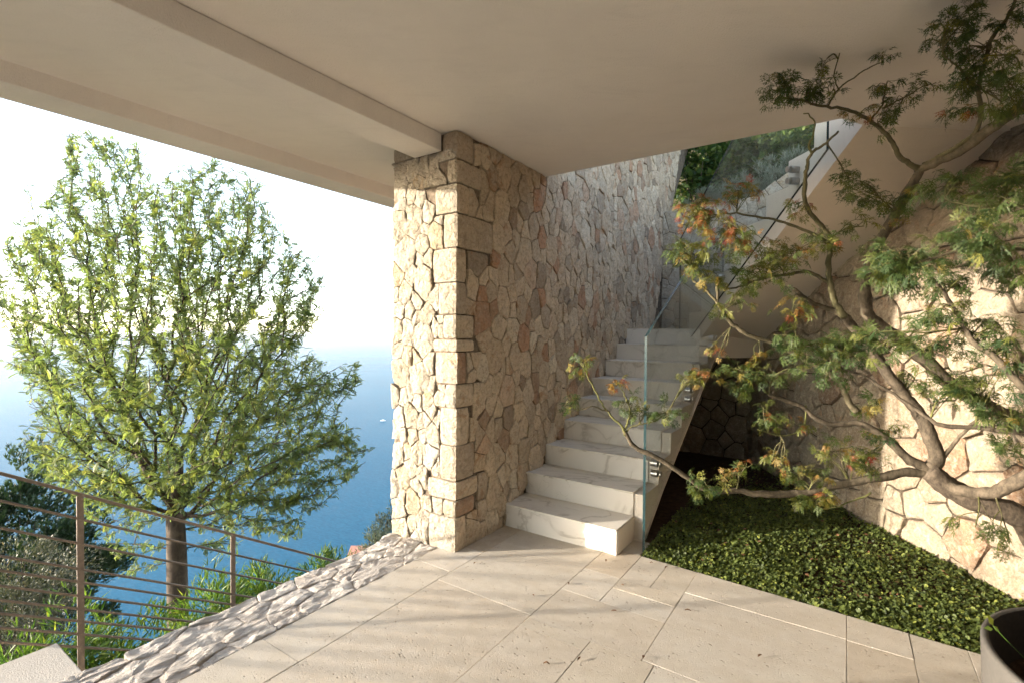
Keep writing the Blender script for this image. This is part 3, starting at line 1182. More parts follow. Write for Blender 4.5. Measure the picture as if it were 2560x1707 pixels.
def standoff(parent, p, d, r, L):
    g = Geo()
    p, d = Vector(p), Vector(d).normalized()
    g.tube([p, p + d * (L * 0.62)], r, 20)
    g.tube([p + d * (L * 0.63), p + d * L], r * 1.05, 20)
    g.tube([p + d * (L + 0.019), p + d * (L + 0.025)], r * 0.9, 20)
    return g.build('standoff', [M_chrome], parent, False)


# the lower pane: foot at the floor, bend at eye height, then following the flight
GN = -1.153
bal = thing('glass_balustrade', 'frameless clear glass balustrade with bright edge along the lower stairs', 'balustrade', W(GN, 3.34, 0))
V_G = 3.335
gp_ = [(V_G, -0.01), (V_G, 1.487), (V_G + 2.50, 1.487 + 0.5444 * 2.50), (V_G + 2.50, 1.487 + 0.5444 * 2.50 - 1.35), (V_G + 0.05, 0.13), (V_G + 0.05, -0.01)]
glass_panel(bal, gp_, lambda s, w, h: W(w, s, h), GN, 0.018, (3, 4))
for (v, h) in [(3.66, 0.545), (3.66, 0.467), (4.58, 1.005), (4.58, 0.925), (5.48, 1.47), (5.48, 1.39)]:
    standoff(bal, W(SN + 0.078, v, h), W(1, 0, 0), 0.0260, GN - (SN + 0.078) - 0.0005)
bal2 = thing('glass_balustrade', 'frameless clear glass balustrade along the upper flight below the ceiling edge', 'balustrade', F3(1.2, -0.08, 2.3))
sl = -(HC - 1.287) / 2.52
g2 = [(0.22, 2.80), (0.22, 4.15), (2.62, 4.15 + sl * 2.40), (2.62, 2.80 + sl * 2.40)]
glass_panel(bal2, g2, F3, -0.085, 0.018)
for (s, h) in [(0.64, 2.80), (0.64, 2.71), (1.75, 2.08), (1.75, 1.99)]:
    standoff(bal2, F3(s, 0.0, h), -FL, 0.0265, 0.066)

# ------------------------------------------------------------------ stone walls round the garden
prof_h = [(-0.2, 2.80), (0.0, 2.80), (1.0, 2.84), (1.9, 2.92), (2.3, 3.06), (2.63, 3.25), (3.0, 3.36), (3.6, 3.50)]


def wall_x(h):
    for (a, xa), (b, xb) in zip(prof_h, prof_h[1:]):
        if h <= b:
            return xa + (xb - xa) * (h - a) / (b - a)
    return prof_h[-1][1]


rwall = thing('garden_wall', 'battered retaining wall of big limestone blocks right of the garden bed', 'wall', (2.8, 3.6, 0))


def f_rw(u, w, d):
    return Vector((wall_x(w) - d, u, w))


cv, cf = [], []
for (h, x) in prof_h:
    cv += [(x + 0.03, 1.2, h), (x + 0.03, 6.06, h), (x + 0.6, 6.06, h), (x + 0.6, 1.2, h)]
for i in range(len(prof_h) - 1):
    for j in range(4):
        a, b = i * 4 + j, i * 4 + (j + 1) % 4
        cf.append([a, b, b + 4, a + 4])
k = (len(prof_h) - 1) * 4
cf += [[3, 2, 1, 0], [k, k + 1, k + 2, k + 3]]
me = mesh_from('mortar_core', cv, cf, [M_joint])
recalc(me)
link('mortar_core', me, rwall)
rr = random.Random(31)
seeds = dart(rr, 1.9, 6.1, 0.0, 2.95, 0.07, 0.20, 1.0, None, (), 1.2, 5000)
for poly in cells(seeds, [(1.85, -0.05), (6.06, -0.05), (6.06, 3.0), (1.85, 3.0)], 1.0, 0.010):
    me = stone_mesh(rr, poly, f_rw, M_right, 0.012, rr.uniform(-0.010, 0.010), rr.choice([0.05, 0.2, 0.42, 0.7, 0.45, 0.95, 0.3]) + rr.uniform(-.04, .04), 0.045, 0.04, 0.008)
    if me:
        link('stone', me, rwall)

cwall = thing('cellar_wall', 'rubble wall with shade painted into its stones in the hollow under the stair landing', 'wall', W(-1.6, 6.46, 0))
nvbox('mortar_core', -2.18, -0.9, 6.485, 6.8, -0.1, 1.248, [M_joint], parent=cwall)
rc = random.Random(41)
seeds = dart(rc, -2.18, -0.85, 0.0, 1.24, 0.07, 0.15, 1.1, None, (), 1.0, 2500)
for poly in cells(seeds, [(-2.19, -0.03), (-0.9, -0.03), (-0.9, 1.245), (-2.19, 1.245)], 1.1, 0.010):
    me = stone_mesh(rc, poly, lambda u, w, d: W(u, 6.462 - d, w), M_hollow_shade, 0.016, rc.uniform(-0.005, 0.010), rc.random(), 0.06, 0.04, 0.004)
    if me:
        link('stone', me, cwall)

bwall = thing('landing_wall', 'pale rubble wall closing the stair landing below the planted bank', 'wall', W(-1.2, 7.07, 1.57))
bprof = [(-2.4, 1.3), (1.2, 1.3), (1.2, 4.3), (-0.25, 3.78), (-0.63, 3.55), (-1.0, 3.27), (-2.4, 3.22)]
extrude_profile('mortar_core', bprof, lambda s, w, h: W(s, w, h), 7.085, 7.45, [M_mortar], bwall)
rb = random.Random(43)


def top_b(n):
    xs = [(-2.4, 3.22), (-1.0, 3.27), (-0.63, 3.55), (-0.25, 3.78), (1.2, 4.3)]
    for (a, ha), (b, hb_) in zip(xs, xs[1:]):
        if n <= b:
            return ha + (hb_ - ha) * (n - a) / (b - a)
    return 4.3


seeds = dart(rb, -2.2, 1.1, 1.5, 4.2, 0.06, 0.125, 1.15, lambda u, w: w < top_b(u) - 0.05, (), 1.2, 6000)
for poly in cells(seeds, [(-2.2, 1.45), (1.15, 1.45), (1.15, 4.3), (-2.2, 4.3)], 1.15, 0.006):
    cx = sum(p[0] for p in poly) / len(poly)
    sl_ = (top_b(cx + 0.05) - top_b(cx - 0.05)) / 0.1
    poly = clip(poly, -sl_, 1, top_b(cx) - sl_ * cx + 0.02)
    if len(poly) < 3 or area(poly) < 0.002:
        continue
    me = stone_mesh(rb, poly, lambda u, w, d: W(u, 7.07 - d, w), M_front, 0.010, rb.uniform(-0.006, 0.008), rb.random(), 0.06, 0.03, 0.004)
    if me:
        link('stone', me, bwall)

# sunlit upper wall far up the slope
uwall = nvbox('upper_wall', -4.5, 0.5, 11.8, 12.2, 4.0, 9.5, [M_front], label='sunlit pale stone wall half covered in ivy up the slope', category='wall')
set_tint(uwall.data, 0.7)

# ------------------------------------------------------------------ garden bed
gp = [W(-1.2, edge_v(-1.2) + 0.004), W(2.2, edge_v(2.2) + 0.004), Vector((3.0, 2.2, 0)), Vector((3.0, 6.1, 0)), W(-0.95, 6.6), W(-2.19, 6.6), W(-2.19, 3.6), W(-1.2, 3.6)]
gx = [p.x for p in gp]
gyy = [p.y for p in gp]


def inside(poly, x, y):
    c = False
    k = len(poly)
    for i in range(k):
        a, b = poly[i], poly[(i + 1) % k]
        if (a.y > y) != (b.y > y) and x < (b.x - a.x) * (y - a.y) / (b.y - a.y) + a.x:
            c = not c
    return c


def bed_h(x, y):
    n, v = NV(x, y)
    d = v - edge_v(n)
    return -0.03 + min(0.05, max(0, d) * 0.12) + 0.012 * noise.noise(Vector((x * 4, y * 4, 0)))


sv2, sf2 = [], []
NX, NY = 34, 60
x0_, x1_, y0_, y1_ = 0.7, 3.1, 1.9, 7.0
for i in range(NX + 1):
    for j in range(NY + 1):
        x, y = x0_ + (x1_ - x0_) * i / NX, y0_ + (y1_ - y0_) * j / NY
        sv2.append((x, y, bed_h(x, y)))
for i in range(NX):
    for j in range(NY):
        cx, cy = x0_ + (x1_ - x0_) * (i + .5) / NX, y0_ + (y1_ - y0_) * (j + .5) / NY
        n, v = NV(cx, cy)
        if v > edge_v(n) - 0.03:
            sf2.append([i * (NY + 1) + j, (i + 1) * (NY + 1) + j, (i + 1) * (NY + 1) + j + 1, i * (NY + 1) + j + 1])
me = mesh_from('garden_soil', sv2, sf2, [M_soil], True)
link('garden_soil', me, kind='structure', label='dark soil of the triangular garden bed')
# thin metal edging between paving and bed
g = Geo()
g.bar(W(-1.15, edge_v(-1.15) + 0.001, -0.035), W(1.9, edge_v(1.9) + 0.001, -0.035), 0.004, 0.06)
g.build('edging_strip', [M_rail], None, label='thin dark metal strip edging the paving along the garden bed', category='edging')


def scatter(name, tmpl_v, tmpl_f, xf, mat, tints, parent=None, **props):
    """many small copies of a template as one mesh; xf = list of 4x4"""
    T = np.array(tmpl_v, dtype=np.float64)
    k = len(T)
    M = np.array(xf, dtype=np.float64)
    V = np.einsum('nij,kj->nki', M[:, :3, :3], T) + M[:, None, :3, 3]
    nI = len(M)
    me = bpy.data.meshes.new(name)
    F = np.array([i for f in tmpl_f for i in f])
    lens = np.array([len(f) for f in tmpl_f])
    allF = (F[None, :] + (np.arange(nI) * k)[:, None]).ravel()
    me.vertices.add(nI * k)
    me.vertices.foreach_set('co', V.ravel())
    me.loops.add(len(allF))
    me.loops.foreach_set('vertex_index', allF)
    me.polygons.add(nI * len(lens))
    L = np.tile(lens, nI)
    me.polygons.foreach_set('loop_start', np.concatenate(([0], np.cumsum(L)[:-1])))
    me.polygons.foreach_set('loop_total', L)
    me.materials.append(mat)
    me.update(calc_edges=True)
    set_tint(me, np.repeat(np.array(tints), k))
    return link(name, me, parent, **props)


def xform(p, direction, normal, s, sx=1.0):
    """local +Y along direction, +Z near normal"""
    y = Vector(direction).normalized()
    z = Vector(normal)
    x = y.cross(z)
    if x.length < 1e-5:
        x = y.orthogonal()
    x.normalize()
    z = x.cross(y)
    return [[x.x * s * sx, y.x * s, z.x * s, p[0]], [x.y * s * sx, y.y * s, z.y * s, p[1]], [x.z * s * sx, y.z * s, z.z * s, p[2]], [0, 0, 0, 1]]


def rdir(rg):
    while True:
        v = Vector((rg.uniform(-1, 1), rg.uniform(-1, 1), rg.uniform(-1, 1)))
        if 0.05 < v.length < 1:
            return v.normalized()


def leaf_quad(w=0.28):
    return [(0, 0, 0), (w, 0.42, 0.03), (0, 1, -0.08), (-w, 0.42, 0.03)], [[0, 1, 2, 3]]


# round kidney leaves of the ground cover
kv, kf = [(0, 0, -0.12)], []
for i in range(9):
    a = R(20 + 320 * i / 8 - 90 - 160 + 70)
    kv.append((math.cos(a), math.sin(a), 0.06 * math.cos(3 * a)))
for i in range(1, 9):
    kf.append([0, i, i + 1])
rgc = random.Random(51)
xf, tt = [], []
tries = 0
while len(xf) < 40000 and tries < 330000:
    tries += 1
    x, y = rgc.uniform(0.8, 3.0), rgc.uniform(2.0, 5.9)
    n, v = NV(x, y)
    if v < edge_v(n) + 0.0 or x > 2.80:
        continue
    if n < -1.13 + 0.0 and v < 5.6:
        continue
    far = max(0.0, (y - 3.0) / 2.2)
    if rgc.random() < far * 0.85 or (y > 4.7 and rgc.random() < 0.8):
        continue
    bare = noise.noise(Vector((x * 2.2, y * 2.2, 5)))
    if bare < -0.15 and rgc.random() < 0.65:
        continue
    hh = bed_h(x, y) + rgc.uniform(0.008, 0.045) * (1.25 if rgc.random() < 0.1 else 1)
    nr = Vector((rgc.gauss(-0.35, 0.7), rgc.gauss(0, 0.65), 1)).normalized()
    d = rdir(rgc)
    xf.append(xform((x, y, hh), d - nr * d.dot(nr), nr, rgc.uniform(0.0048, 0.0108) * (1.35 if rgc.random() < 0.06 else 1)))
    tt.append(min(1, max(0, rgc.gauss(0.42, 0.22))))
scatter('ground_cover', kv, kf, xf, M_cover, tt, None, kind='stuff', label='low round leaved ground cover carpeting the garden bed')
ll = leaf_quad(0.33)
xf, tt = [], []
while len(xf) < 240:
    x, y = rgc.uniform(0.9, 2.8), rgc.uniform(2.2, 5.6)
    n, v = NV(x, y)
    if v < edge_v(n) + 0.02 or (n < -1.1 and v < 5.6):
        continue
    xf.append(xform((x, y, bed_h(x, y) + rgc.uniform(0.025, 0.06)), (rgc.gauss(0, 1), rgc.gauss(0, 1), rgc.gauss(0, .2)), (rgc.gauss(0, .4), rgc.gauss(0, .4), 1), rgc.uniform(0.012, 0.035)))
    tt.append(rgc.random())
scatter('leaf_litter', ll[0], ll[1], xf, M_dry, tt, None, kind='stuff', label='brown fallen maple leaves lying in the ground cover')
# little pipe and drip hose in the bed
g = Geo()
g.tube([(2.36, 4.08, -0.02), (2.345, 4.07, 0.09)], [0.016, 0.015], 12)
g.build('pipe_stub', [M_pipe], None, label='short grey pipe stub standing in the ground cover', category='pipe')
g = Geo()
g.tube(smooth_path([(2.25, 4.02, 0.05), (2.14, 3.96, 0.03), (2.02, 3.84, 0.05), (1.98, 3.78, 0.02)]), 0.006, 8)
g.build('drip_hose', [M_black], None, label='thin black irrigation hose curling beside the pipe stub', category='hose')

# ------------------------------------------------------------------ vegetation helpers
def at_v(px, py, v):
    a = at(px, py, 1.0) - Vector((0, 0, 1.5))
    return Vector((0, 0, 1.5)) + a * (v / (a.x * SP + a.y * CP))


def at_n(px, py, n):
    a = at(px, py, 1.0) - Vector((0, 0, 1.5))
    return Vector((0, 0, 1.5)) + a * (n / (a.x * CP - a.y * SP))


def blade(w=0.07):
    return [(0, 0, 0), (w, 0.35, 0.0), (0, 1, -0.14), (-w, 0.35, 0.0)], [[0, 1, 2], [0, 2, 3]]


def grow(tips, root, bal=0.5, seg=0.2, rg=None, lift=0.0, start=None):
    """joins tip points to a root by short branches (balanced spanning tree); returns nodes, parents, tip ids"""
    nodes = [Vector(p) for p in (start or [root])]
    par = [i - 1 for i in range(len(nodes))]
    plen = [0.0]
    for i in range(1, len(nodes)):
        plen.append(plen[-1] + (nodes[i] - nodes[i - 1]).length)
    P = np.array([tuple(n) for n in nodes])
    L = np.array(plen)
    if start:
        L = np.maximum(0, L - L[-1])
    order = sorted(range(len(tips)), key=lambda i: (tips[i] - nodes[-1]).length)
    tip_ids = []
    cap = len(tips) * 14 + 100
    buf = np.zeros((cap, 3))
    bl = np.zeros(cap)
    buf[:len(P)] = P
    bl[:len(L)] = L
    cnt = len(P)
    for i in order:
        t = tips[i]
        d = np.sqrt(((buf[:cnt] - np.array(tuple(t))) ** 2).sum(1))
        k = int(np.argmin(d + bal * bl[:cnt]))
        a = nodes[k]
        dist = float(d[k])
        m = max(1, min(12, int(dist / seg)))
        last = k
        for q in range(1, m + 1):
            f_ = q / m
            p = a.lerp(t, f_)
            if q < m:
                p = p + Vector((rg.gauss(0, 1), rg.gauss(0, 1), rg.gauss(0, 1))) * (0.05 * seg) + Vector((0, 0, -lift * dist * f_ * (1 - f_)))
            nodes.append(p)
            par.append(last)
            last = len(nodes) - 1
            if cnt < cap:
                buf[cnt] = tuple(p)
                bl[cnt] = bl[k] + dist * f_
                cnt += 1
        tip_ids.append(last)
    return nodes, par, tip_ids


def limb_mesh(geo, nodes, par, r_tip, expo, r_max=9, rmin_part=0.0, rmax_part=9.0, sides=5, tint_by_r=None):
    k = len(nodes)
    w = [0.0] * k
    kids = [[] for _ in range(k)]
    for i in range(k - 1, -1, -1):
        if w[i] == 0:
            w[i] = 1.0
        if par[i] >= 0:
            w[par[i]] += w[i]
            kids[par[i]].append(i)
    rad = [min(r_max, r_tip * (w[i] if kids[i] else 1.0) ** expo) for i in range(k)]
    for i in range(k):
        rad[i] = min(r_max, r_tip * w[i] ** expo)
    # chains: follow the thickest child
    done = [False] * k
    starts = [i for i in range(k) if par[i] < 0]
    stack = list(starts)
    while stack:
        s = stack.pop()
        chain = [par[s]] if par[s] >= 0 else []
        c = s
        first = True
        while True:
            chain.append(c)
            ks = sorted(kids[c], key=lambda q: -w[q])
            if not ks:
                break
            stack += ks[1:]
            c = ks[0]
        if len(chain) < 2:
            continue
        rr_ = [rad[q] for q in chain]
        if par[s] >= 0:
            rr_[0] = min(rr_[0], rr_[1] * 1.25)
        # split into the thickness class wanted
        cur = []
        for q, r in zip(chain, rr_):
            ok = rmin_part <= r < rmax_part
            if ok:
                cur.append((q, r))
            else:
                if rmin_part > 0 and r < rmin_part:
                    cur.append((q, r))
                    break
                if r >= rmax_part:
                    cur = [(q, r)]
        if len(cur) >= 2:
            sd = sides if max(r for _, r in cur) < 0.03 else 9
            geo.tube([nodes[q] for q, _ in cur], [r for _, r in cur], sd, True, tint_by_r(max(r for _, r in cur)) if tint_by_r else 0.5)
    return rad, kids


def in_poly(poly, x, y):
    c = False
    k = len(poly)
    for i in range(k):
        (ax, ay), (bx, by) = poly[i], poly[(i + 1) % k]
        if (ay > y) != (by > y) and x < (bx - ax) * (y - ay) / (by - ay) + ax:
            c = not c
    return c


# ------------------------------------------------------------------ the feathery acacia outside the railing
ra = random.Random(61)
TY = 6.5
base = at(412, 1425, TY)
base.z = ground_h(*NV(base.x, base.y)) - 0.1
fork = at(402, 1180, TY)
acacia = thing('acacia_tree', 'bushy feathery leaved tree with bare pale trunk standing beyond the railing', 'tree', base)
sil = [(150, 290), (320, 325), (345, 420), (420, 372), (500, 372), (600, 405), (635, 470), (660, 540), (715, 570), (745, 640), (758, 700), (700, 770), (730, 820),
       (838, 842), (790, 935), (858, 1045), (800, 1110), (740, 1170), (690, 1240), (590, 1225), (520, 1290), (455, 1190), (360, 1180), (300, 1330), (230, 1240), (170, 1140),
       (100, 1110), (50, 1010), (70, 900), (10, 830), (30, 740), (-25, 690), (-20, 570), (40, 540), (60, 420), (130, 450)]
tips = []
while len(tips) < 3000:
    x, y = ra.uniform(-30, 860), ra.uniform(285, 1335)
    if not in_poly(sil, x, y):
        continue
    rx = (x - 400) / 420
    ry = (y - 800) / 500
    q = 1 - rx * rx - ry * ry
    dy = 2.2 * math.sqrt(max(0.05, q)) * ra.uniform(-1, 1)
    if y > 1120 and ra.random() < 0.45:
        continue
    # fewer tips deep inside the crown
    dep = TY + dy
    p = at(x, y, dep)
    if NV(p.x, p.y)[0] > -4.15:
        continue
    tips.append(p)
trunk_path = smooth_path([base, at(407, 1330, TY), at(405, 1240, TY), fork], 3)
nodes, par, tid = grow(tips, fork, 0.66, 0.17, ra, 0.08, [p for p in trunk_path])
gt, gb_ = Geo(), Geo()
rad, kids = limb_mesh(gb_, nodes, par, 0.0030, 0.47, 0.10, 0, 0.2, 5)
tr_pts = trunk_path + [fork + Vector((0.015, 0, 0.16)), fork + Vector((0.03, 0.01, 0.42)), fork + Vector((0.05, 0.02, 0.8))]
k_ = len(trunk_path)
gt.tube(tr_pts, [0.128 - 0.024 * i / (k_ - 1) for i in range(k_)] + [0.088, 0.066, 0.042], 14)
# main limbs leaving the fork
big = [i for i in range(len(nodes)) if rad[i] >= 0.03 and par[i] >= 0]
for i in big:
    gt.tube([nodes[par[i]], nodes[i]], [min(0.085, rad[par[i]]), min(0.085, rad[i])], 9)
gt.build('trunk', [M_bark], acacia, True)
gb_.build('branches', [M_bark], acacia, True, kind='stuff')
fv, ff = [], []
for i in range(9):
    y = 0.12 + 0.88 * i / 9
    for sgn in (-1, 1):
        L_ = 0.40 * (1 - 0.5 * abs(i - 3) / 5)
        dx, dy = sgn * L_ * 0.82, L_ * 0.55
        b = len(fv)
        z = -0.28 * y * y
        fv += [(0, y, z), (dx * 0.45 + 0.04 * -sgn * -0.4, y + dy * 0.45 - 0.055, z + 0.015), (dx, y + dy, z - 0.07), (dx * 0.45, y + dy * 0.45 + 0.055, z + 0.01)]
        ff.append([b, b + 1, b + 2, b + 3])
b = len(fv)
fv += [(-0.008, 0, 0), (0.008, 0, 0), (0.004, 1.1, -0.34), (-0.004, 1.1, -0.34)]
ff.append([b, b + 1, b + 2, b + 3])
xf, tt = [], []
for t in tid:
    p = nodes[t]
    d0 = (p - nodes[par[t]]).normalized()
    tone = ra.gauss(0.48, 0.17)
    chain = [t]
    c = t
    for _ in range(4):
        if par[c] >= 0:
            c = par[c]
            chain.append(c)
    for q in range(ra.randint(10, 16)):
        c = ra.choice(chain[:2] if ra.random() < 0.80 else chain)
        pp = nodes[c].lerp(nodes[par[c]], ra.random()) + rdir(ra) * 0.02
        d = (d0 * 0.55 + rdir(ra) * 1.05 + Vector((0, 0, 0.02))).normalized()
        nrm = (Vector((0, 0, 1)) + rdir(ra) * 0.6).normalized()
        xf.append(xform(pp, d, nrm, 0.042 + 0.072 * ra.random() ** 1.3))
        tt.append(min(1, max(0, tone + ra.gauss(0, 0.14))))
scatter('crown', fv, ff, xf, M_acleaf, tt, acacia)

# ------------------------------------------------------------------ planting below the railing
def bush(name, label, cat, blobs, tmpl, mat, size, count, tint=(0.45, 0.2), group=None, up=0.35, stems=6, seed=1, shell=0.75, ground=None):
    """an irregular shrub: leaves on several overlapping clumps with stems running down to its foot"""
    rg_ = random.Random(seed)
    c0 = blobs[0][0]
    root = Vector((c0.x, c0.y, ground if ground is not None else min(b[0].z - b[1] for b in blobs)))
    o = thing(name, label, cat, root, group)
    xf, tt = [], []
    for (c, r) in blobs:
        sub = [(c + Vector((rg_.gauss(0, 0.55) * r, rg_.gauss(0, 0.55) * r, rg_.gauss(0, 0.45) * r)), rg_.uniform(0.22, 0.5) * r) for _ in range(14)]
        for _ in range(count):
            sc, sr = rg_.choice(sub)
            d = rdir(rg_)
            p = sc + d * sr * rg_.uniform(shell, 1.05)
            out = ((p - c) * 0.6 + d * sr + Vector((0, 0, up * r))).normalized()
            out = (out + rdir(rg_) * 0.6).normalized()
            xf.append(xform(p, out, (Vector((0, 0, 1)) + rdir(rg_) * 0.7), size * rg_.uniform(0.6, 1.25)))
            tt.append(min(1, max(0, rg_.gauss(*tint))))
    scatter('foliage', tmpl[0], tmpl[1], xf, mat, tt, o)
    g_ = Geo()
    for (c, r) in blobs:
        for _ in range(stems):
            e = c + rdir(rg_) * r * 0.7
            m1 = root.lerp(e, 0.5) + rdir(rg_) * 0.15 * r
            g_.tube([root + rdir(rg_) * 0.05, m1, e], [0.02 * min(1, r + .3), 0.012 * min(1, r + .3), 0.004], 5)
    g_.build('stems', [M_bark], o, True, kind='stuff')
    return o


bam = blade(0.075)
spots = [(20, 1500, -4.5, .42), (130, 1498, -4.55, .40), (240, 1455, -4.6, .46), (345, 1420, -4.7, .48), (455, 1385, -4.7, .46), (545, 1345, -4.7, .44), (630, 1315, -4.7, .42), (690, 1300, -4.6, .36), (752, 1283, -4.6, .34), (470, 1440, -4.3, .40), (300, 1500, -4.3, .42)]
bl_lab = ['bright narrow leaved bamboo shrub at the far left below the railing', 'low bamboo shrub behind the pale landing corner', 'bamboo shrub right behind the tallest railing post', 'full bamboo shrub left of the tree trunk',
          'bamboo shrub directly behind the bare tree trunk', 'bamboo shrub left of the shorter railing post', 'bamboo shrub right of the shorter railing post', 'small bamboo shrub where the handrail meets the coping',
          'last small bamboo shrub beyond the end of the handrail', 'dark bamboo shrub low in front of the tree trunk', 'shaded bamboo shrub low beneath the bottom bars']
for i, (px, py, n, r) in enumerate(spots):
    c = at_n(px, py, n)
    c.z -= r * 0.95
    bush('bamboo_shrub', bl_lab[i], 'shrub', [(c, r), (c + Vector((0.1, 0.2, -0.35)), r * 1.1)], bam, M_bamboo, 0.095, 1500, (0.42, 0.22), 'bamboo shrubs below the railing', 0.25, 8, 70 + i, 0.5, ground_h(*NV(c.x, c.y)))

cn = at(85, 1300, 9.5)
ndl = ([(0, 0, 0), (0.05, 0.5, 0), (0, 1, 0), (-0.05, 0.5, 0), (0.22, 0.75, 0.05), (-0.22, 0.78, -0.05), (0.16, 0.6, -.1), (-.16, .55, .1)], [[0, 1, 2, 3], [0, 4, 1], [0, 3, 5], [0, 6, 1], [0, 3, 7]])
bush('pine_tree', 'dark green pine crown at the left edge beyond the bars', 'tree',
     [(cn + Vector((-0.9, 0.4, 0.75)), 0.8), (cn + Vector((0.0, 0.3, 0.35)), 0.85), (cn + Vector((0.35, 0.2, -0.2)), 0.75), (cn + Vector((-0.8, 0.3, -0.5)), 1.0), (cn + Vector((0.0, 0.3, -1.0)), 0.95), (cn + Vector((-1.9, 0.6, 0.1)), 1.0)],
     ndl, M_conifer, 0.16, 3000, (0.45, 0.25), None, 0.7, 8, 81, 0.55, ground_h(*NV(cn.x, cn.y)))
co = at(60, 1345, 7.2)
bush('olive_shrub', 'silvery grey brown shrub in front of the dark pine', 'shrub', [(co + Vector((-0.1, 0, 0.15)), 0.62), (co + Vector((0.15, -0.1, -0.35)), 0.6), (co + Vector((-0.7, 0, -0.2)), 0.7)],
     leaf_quad(0.16), M_olive, 0.055, 3800, (0.45, 0.28), None, 0.5, 14, 83, 0.5, ground_h(*NV(co.x, co.y)))
cb = at(882, 1222, 6.2)
bush('olive_bush', 'small grey green bush showing at the foot of the pillar', 'shrub', [(cb, 0.22), (cb + Vector((-0.12, 0.05, -0.12)), 0.20), (cb + Vector((0.2, 0.1, 0.1)), 0.25)], leaf_quad(0.14), M_silver, 0.045, 1100, (0.4, 0.25), None, 0.8, 10, 85, 0.5, ground_h(*NV(cb.x, cb.y)))

# house with clay roof far down the shore, only its ridge showing
hp = at(836, 1258, 95)
hs = thing('shore_house', 'little house with pink clay roof down the slope beside the pillar', 'house', (hp.x, hp.y, hp.z - 3.0))
prism('wall', [(hp.x - 2.2, hp.y - 2), (hp.x + 2.2, hp.y - 2), (hp.x + 2.2, hp.y + 2), (hp.x - 2.2, hp.y + 2)], hp.z - 4.5, hp.z - 0.45, [M_hwall], 0, hs)
rv = [(-2.5, -2.3, -.5), (2.5, -2.3, -.5), (2.5, 2.3, -.5), (-2.5, 2.3, -.5), (-2.5, 0, .5), (2.5, 0, .5)]
me = mesh_from('roof', [(hp.x + a, hp.y + b, hp.z + c) for a, b, c in rv], [[0, 1, 5, 4], [2, 3, 4, 5], [0, 4, 3], [1, 2, 5], [3, 2, 1, 0]], [M_rooftile])
recalc(me)
link('roof', me, hs)
for dx in (-1.2, 0.0, 1.2):
    w_ = prism('window', [(hp.x + dx - .3, hp.y - 2.03), (hp.x + dx + .3, hp.y - 2.03), (hp.x + dx + .3, hp.y - 1.98), (hp.x + dx - .3, hp.y - 1.98)], hp.z - 2.0, hp.z - 1.1, [M_shutter], 0, hs)

# two small boats far out on the water
def boat(px, py, label, L, yaw, wake):
    a = at(px, py, 1.0) - Vector((0, 0, 1.5))
    p = Vector((0, 0, 1.5)) + a * ((SEA + 0.1 - 1.5) / a.z)
    o = thing('motor_boat', label, 'boat', p)
    c_, s_ = math.cos(yaw), math.sin(yaw)

    def T(x, y, z):
        return (p.x + c_ * x - s_ * y, p.y + s_ * x + c_ * y, p.z + z)
    prf = [(-.5, .17), (.15, .18), (.36, .11), (.5, 0), (.36, -.11), (.15, -.18), (-.5, -.17)]
    k = len(prf)
    vs = [T(x * L * .92, y * L * .8, -0.05) for x, y in prf] + [T(x * L, y * L, 0.11 * L + 0.05 * L * max(0, x)) for x, y in prf]
    me_ = mesh_from('hull', vs, [list(range(k))[::-1], list(range(k, 2 * k))] + [[i, (i + 1) % k, k + (i + 1) % k, k + i] for i in range(k)], [M_white])
    recalc(me_)
    link('hull', me_, o)
    cab = [(-.25, .11), (.12, .10), (.2, 0), (.12, -.10), (-.25, -.11)]
    vs = [T(x * L, y * L, 0.10 * L) for x, y in cab] + [T((x - .03) * L * .9, y * L * .8, 0.24 * L) for x, y in cab]
    me_ = mesh_from('cabin', vs, [[4, 3, 2, 1, 0], [5, 6, 7, 8, 9]] + [[i, (i + 1) % 5, 5 + (i + 1) % 5, 5 + i] for i in range(5)], [M_white])
    recalc(me_)
    link('cabin', me_, o)
    if wake:
        g_ = Geo()
        pts = [T(-L * .5 - wake * t, wake * 0.10 * t * t, 0.02) for t in [i / 10 for i in range(11)]]
        vs, fs = [], []
        for i, q in enumerate(pts):
            w2 = L * (0.10 + 0.16 * i / 10)
            vs += [(q[0] - s_ * w2, q[1] + c_ * w2, q[2]), (q[0] + s_ * w2, q[1] - c_ * w2, q[2])]
        fs = [[2 * i, 2 * i + 1, 2 * i + 3, 2 * i + 2] for i in range(10)]
        me_ = mesh_from('wake', vs, fs, [M_white])
        link('wake', me_, None, kind='stuff', label='white foam trail behind the motor boat')


boat(712, 1006, 'white motor boat with a foam trail seen through the tree', 5.0, 0.9, 12)
boat(880, 966, 'tiny white boat far out just left of the pillar', 5.0, 0.1, 0)

# ------------------------------------------------------------------ greenery on the bank behind the landing
iv = leaf_quad(0.36)
ivb = [(at_v(1600, 400, 8.6), .55), (at_v(1660, 395, 8.9), .6), (at_v(1730, 360, 9.2), .8), (at_v(1790, 330, 9.6), .9), (at_v(1860, 330, 9.8), 1.0), (at_v(1700, 330, 10.2), .8), (at_v(1780, 400, 8.8), .6), (at_v(1920, 330, 9.2), 1.0)]
bush('ivy_hedge', 'dense glossy green ivy hedge above the landing wall', 'hedge', ivb, iv, M_ivy, 0.10, 2200, (0.45, 0.25), None, 0.3, 5, 91, 0.6, 3.4)
bush('ivy_creeper', 'yellow green ivy hanging over the sunlit upper wall', 'creeper', [(at_v(1640, 335, 11.3), .5), (at_v(1690, 318, 11.3), .6), (at_v(1740, 300, 11.4), .7)], iv, M_ivy, 0.11, 700, (0.8, 0.2), None, -0.3, 4, 93, 0.6, 4.4)
